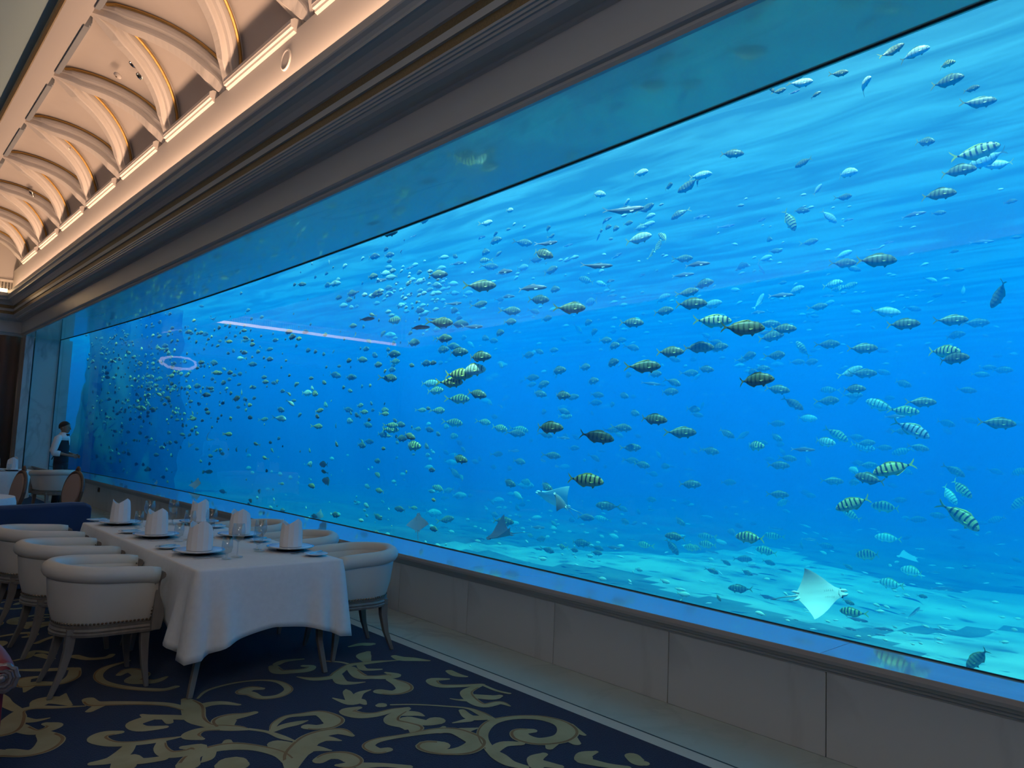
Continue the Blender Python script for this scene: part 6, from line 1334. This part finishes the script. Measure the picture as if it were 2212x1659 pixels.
# the rest of the shoal, too small and too many to single out
def shoal(name, items, mats, slim, label):
    src = fish_mesh('tmp', mats, slim, 0.15)
    vs = [v.co.copy() for v in src.vertices]; fs = [tuple(p.vertices) for p in src.polygons]; mi = [p.material_index for p in src.polygons]
    b = MB()
    for p, h, size in items:
        mm = fish_matrix(p, h, size)
        n0 = len(b.v)
        b.v += [tuple(mm @ v) for v in vs]; b.f += [tuple(a + n0 for a in f) for f in fs]; b.m += mi
    o = b.build(name, mats, smooth=True)
    return tag(o, label, 'fish', None, 'stuff')
it = []
for i in mass:
    px_, py_, ln, ang, k = TBL[i]
    p, h, size, nd = place_fish(px_, py_, ln, ang, k, rr); it.append((p, h, size))
def scatter(n, fx, kind, szr, angs=(-12, 12)):
    out_ = []
    while len(out_) < n:
        px_, py_ = fx()
        top = 722 - (px_ - 140) * 0.355; bot = 1001 + (px_ - 110) * 0.2215
        if not (top + 6 < py_ < bot - 5) or px_ < 185: continue
        ang = rr.gauss(0, 12) + (180 if rr.random() < 0.12 else 0)
        p, h, size, nd = place_fish(px_, py_, rr.uniform(*szr), ang, kind, rr); out_.append((p, h, size))
    return out_
G = lambda cx, cy, sx, sy: (lambda: (rr.gauss(cx, sx), rr.gauss(cy, sy)))
far = it + scatter(210, G(300, 860, 75, 110), 'g', (5.5, 8.5)) + scatter(90, G(480, 820, 110, 110), 'g', (6, 9)) + scatter(60, G(250, 740, 50, 30), 'g', (4.5, 6.5))
shoal('fish_shoal', far, FM['g'], False, 'shoal of countless small dark fish at the far left end of the tank')
shoal('fish_shoal', scatter(130, G(345, 840, 75, 85), 'y', (6, 8.5)) + scatter(30, G(235, 900, 50, 60), 'y', (4, 6)), FM['y'], False, 'scattered yellowish fish glinting within the dark shoal far left')
hz = scatter(300, lambda: (rr.uniform(900, 2200), rr.uniform(560, 1400)), 'p', (9, 18)) + scatter(120, lambda: (rr.uniform(1000, 2000), rr.uniform(420, 900)), 'p', (8, 14)) + scatter(120, G(900, 640, 70, 38), 'p', (9, 13)) + scatter(150, lambda: (rr.uniform(520, 1350), rr.uniform(980, 1180)), 'p', (6, 11))
# faint fish swim much deeper in the haze
def deeper(items, f):
    out_ = []
    for p, h, s in items:
        d = p - CP; q = CP + d * f
        if q.z > ZS - 0.4 or q.z < ZB + 0.3: q = p
        out_.append((q, h, s * (f if q is not p else 1)))
    return out_
shoal('fish_shoal', deeper(hz, 1.5), FM['p'], False, 'faint pale fish fading into the blue haze deep in the tank')
shoal('fish_shoal', deeper(scatter(130, lambda: (rr.uniform(1200, 2210), rr.uniform(900, 1440)), 's', (9, 20)), 1.25), FM['s'], True, 'faint thin silver fish fading into the haze above the sand')

# ------------------------------------------------------------------ rays
def raymat(name, top, under):
    m = bpy.data.materials.new(name); m.use_nodes = True
    nt = m.node_tree; p = nt.nodes['Principled BSDF']; p.inputs['Roughness'].default_value = 0.5
    tc = nt.nodes.new('ShaderNodeTexCoord'); n_ = nt.nodes.new('ShaderNodeTexNoise'); n_.inputs['Scale'].default_value = 4
    nt.links.new(tc.outputs['Object'], n_.inputs['Vector'])
    mx = nt.nodes.new('ShaderNodeMix'); mx.data_type = 'RGBA'; nt.links.new(n_.outputs[0], mx.inputs[0])
    mx.inputs[6].default_value = (*top, 1); mx.inputs[7].default_value = (*under, 1)
    nt.links.new(mx.outputs[2], p.inputs['Base Color'])
    return m
RM = [raymat('ray_back', (0.20, 0.22, 0.25), (0.30, 0.33, 0.37)), raymat('ray_belly', (0.96, 0.98, 0.97), (0.90, 0.94, 0.94)), M['hair'], M['marble']]
RML = [raymat('ray_grey_back', (0.62, 0.68, 0.72), (0.72, 0.78, 0.80))] + RM[1:]
def ray_fish(px, py, span, nose, up, label, dep=None, flap=0.25, spanm=0.85, tail=1.0, asym=0.0, beyond=None):
    """nose and up: directions given as (screen right, screen up, towards the viewer)"""
    n_ = (RT * nose[0] + UP * nose[1] - FW * nose[2]).normalized()
    u_ = (RT * up[0] + UP * up[1] - FW * up[2]); u_ = (u_ - n_ * u_.dot(n_)).normalized()
    s_ = u_.cross(n_)
    D = dep or FPX * spanm / span
    dz_ = ray(px, py).z
    if beyond:
        t_ = 2.0
        while (CP + ray(px, py) * t_).x < gx((CP + ray(px, py) * t_).y): t_ += 0.05
        D = t_ + beyond
    D = min(D, (-1.95 if dz_ < 0 else 3.3) / dz_)
    sc = span * D / FPX
    P = at(px, py, D)
    b = MB()
    # half outline: (spanwise y, leading x, trailing x, thickness)
    st = [(0.0, 0.50, -0.36, .085), (0.04, 0.495, -0.355, .085), (0.08, 0.42, -0.33, .080), (0.12, 0.34, -0.30, .065), (0.20, 0.25, -0.25, .045), (0.30, 0.15, -0.20, .028), (0.40, 0.03, -0.165, .014), (0.47, -0.07, -0.15, .006), (0.50, -0.135, -0.15, .002)]
    cols = [(-y, a, c_, t) for y, a, c_, t in st[:0:-1]] + st
    top, bot = [], []
    nxs = 9
    for y, xl, xt, th in cols:
        fl = flap * (1 + (asym if y > 0 else -asym))
        z0 = fl * abs(y * 2) ** 1.7 * 0.5
        yy2 = y * (1 - 0.25 * abs(fl) * abs(y * 2))
        T, Bt = [], []
        for k in range(nxs):
            q = k / (nxs - 1)
            x = xl + (xt - xl) * q
            t = th * sqrt(max(0, sin(pi * min(1, q * 0.94 + 0.03)))) * (1.25 - 0.6 * q)
            T.append((x, yy2, z0 + t * 0.55)); Bt.append((x, yy2, z0 - t * 0.45))
        top.append(T); bot.append(Bt)
    b.rings(top, 0, closed=False); b.rings([r[::-1] for r in bot], 1, closed=False)
    k = len(cols)
    for side in (0, nxs - 1):
        A = [r[side] for r in top]; B_ = [r[side] for r in bot]
        b.add(A + B_, [(i, i + 1, i + 1 + k, i + k) for i in range(k - 1)], 0)
    # horns / rostral lobes, pelvic fins, tail
    for s in (-1, 1):
        b.tube([(0.44, s * .045, -.005), (0.52, s * .040, -.012), (0.555, s * .022, -.02)], [.030, .026, .010], 8, 1)
        b.tube([(-0.30, s * .045, 0), (-0.38, s * .075, -.005), (-0.43, s * .08, -.006)], [.028, .024, .006], 6, 1)
        b.tube([(0.455, s * .072, .012), (0.44, s * .088, .012)], [.016, .010], 8, 2)
        for g in range(5):
            x = 0.30 - g * 0.035; b.add([(x, s * .05, -.048), (x - .006, s * .085, -.040), (x - .014, s * .085, -.040), (x - .008, s * .05, -.048)], [(0, 1, 2, 3)], 3)
    b.add([(0.41, -.05, -.040), (0.395, 0, -.046), (0.41, .05, -.040), (0.402, .05, -.042), (0.383, 0, -.048), (0.402, -.05, -.042)], [(0, 1, 2, 3, 4, 5)], 3)
    b.tube([(-0.33, 0, 0), (-0.55, 0.01, .01), (-0.8, 0.04, .0), (-0.36 - 0.75 * tail, 0.07, -.03)], [.022, .010, .006, .003], 6, 0)
    o = b.build('ray', RM if 'dark-backed' in label else RML, None, smooth=True)
    mm = Matrix((n_, s_, u_)).transposed().to_4x4() @ Matrix.Scale(sc, 4); mm.translation = P
    o.matrix_world = mm
    return tag(o, label, 'ray')
ray_fish(1763, 1284, 116, (0.88, 0.10, 0.15), (0.0, -0.42, -0.9), 'large white-bellied ray banking above the sand, one wing tip straight up', flap=-0.35, spanm=0.80, tail=0.4, beyond=2.4)
ray_fish(903, 1132, 52, (-0.06, 1.0, -1.0), (0.05, -0.9, -1.0), 'white ray climbing belly-on right over the ledge, mirrored in it', flap=-0.3, spanm=0.62, tail=0.3, beyond=1.2)
ray_fish(424, 1046, 30, (-0.05, 1.0, -0.95), (0.25, -0.9, -0.95), 'small white kite-shaped ray above the ledge behind the napkins', flap=-0.3, spanm=0.42, tail=0.3, beyond=1)
ray_fish(1199, 1082, 84, (-0.85, 0.45, 0.1), (0.35, 0.50, -0.75), 'pale cyan ray with spread wings behind the dark one, mid-picture', flap=0.55, spanm=1.25, tail=0.3, beyond=5)
ray_fish(1213, 1083, 46, (-0.62, 0.72, 0.2), (0.6, 0.5, 0.6), 'dark-backed ray seen edge on with a long thin tail', flap=-0.5, spanm=0.45, tail=1.0, beyond=3)
ray_fish(1084, 1157, 62, (-0.92, -0.10, 0.30), (-0.10, 0.85, 0.60), 'grey ray swimming left with both wing tips raised over the ledge', flap=1.3, spanm=0.66, tail=0.9, beyond=1.6)
ray_fish(410, 962, 20, (0.2, -0.3, 0.9), (0.5, 0.8, 0.3), 'tiny white ray with raised wing at the far left, left of its twin', flap=1.2, spanm=0.45, tail=0.3, beyond=2)
ray_fish(448, 947, 26, (0.35, -0.2, 0.9), (0.9, 0.3, 0.3), 'small white ray turned upright at the far left, right of its twin', flap=0.9, spanm=0.55, tail=0.3, beyond=2)
ray_fish(460, 690, 20, (0.2, 0.1, 0.9), (0.0, 0.9, 0.4), 'tiny turquoise ray at the left end of the light streak', flap=0.8, spanm=0.6, tail=0.8, beyond=3)
ray_fish(690, 1114, 26, (0.1, 0.9, -0.5), (0.2, -0.4, -0.95), 'faint cyan ray just above the ledge behind the glasses', flap=-0.3, spanm=0.70, tail=0.3, beyond=4)
ray_fish(1962, 1203, 50, (-0.9, 0.1, 0.2), (0.1, 0.9, 0.3), 'faint flat ray above the sand near the right', flap=0.1, spanm=0.95, tail=0.5, beyond=9)
ray_fish(338, 1043, 12, (-0.1, 0.9, -0.5), (0.4, -0.4, -0.85), 'tiny pale cyan ray just above the far ledge', flap=-0.3, spanm=0.35, tail=0.3, beyond=2)

# ------------------------------------------------------------------ rockwork in the tank
def rock(cx, cy, rx, ry, h, seed, m_, label, name='rock_outcrop', z0=-0.9):
    r_ = random.Random(seed); b = MB(); n = 40; rings = []
    ph = [r_.uniform(0, 6) for _ in range(8)]
    for l in range(26):
        q = l / 25; R = []
        for i in range(n):
            a = 2 * pi * i / n
            k = (1 - 0.18 * q ** 1.6) * (1 + 0.18 * sin(3 * a + ph[0] + 3 * q) + 0.10 * sin(7 * a + ph[1] - 5 * q) + 0.07 * sin(13 * a + 17 * q + ph[2]) + 0.05 * sin(23 * a + ph[3] + 31 * q))
            if l == 25: k *= 0.3
            R.append((cx + rx * k * cos(a), cy + ry * k * sin(a), z0 + h * q + 0.12 * sin(5 * a + ph[4]) * q))
        rings.append(R)
    b.rings(rings, smooth if False else 0)
    o = b.build(name, m_, smooth=True)
    tag(o, label, 'rock')
    return o
rock(7.6, 29.0, 1.5, 2.2, 7.2, 1, M['rock'], 'dark green algae-covered rock tower behind the far left shoal')
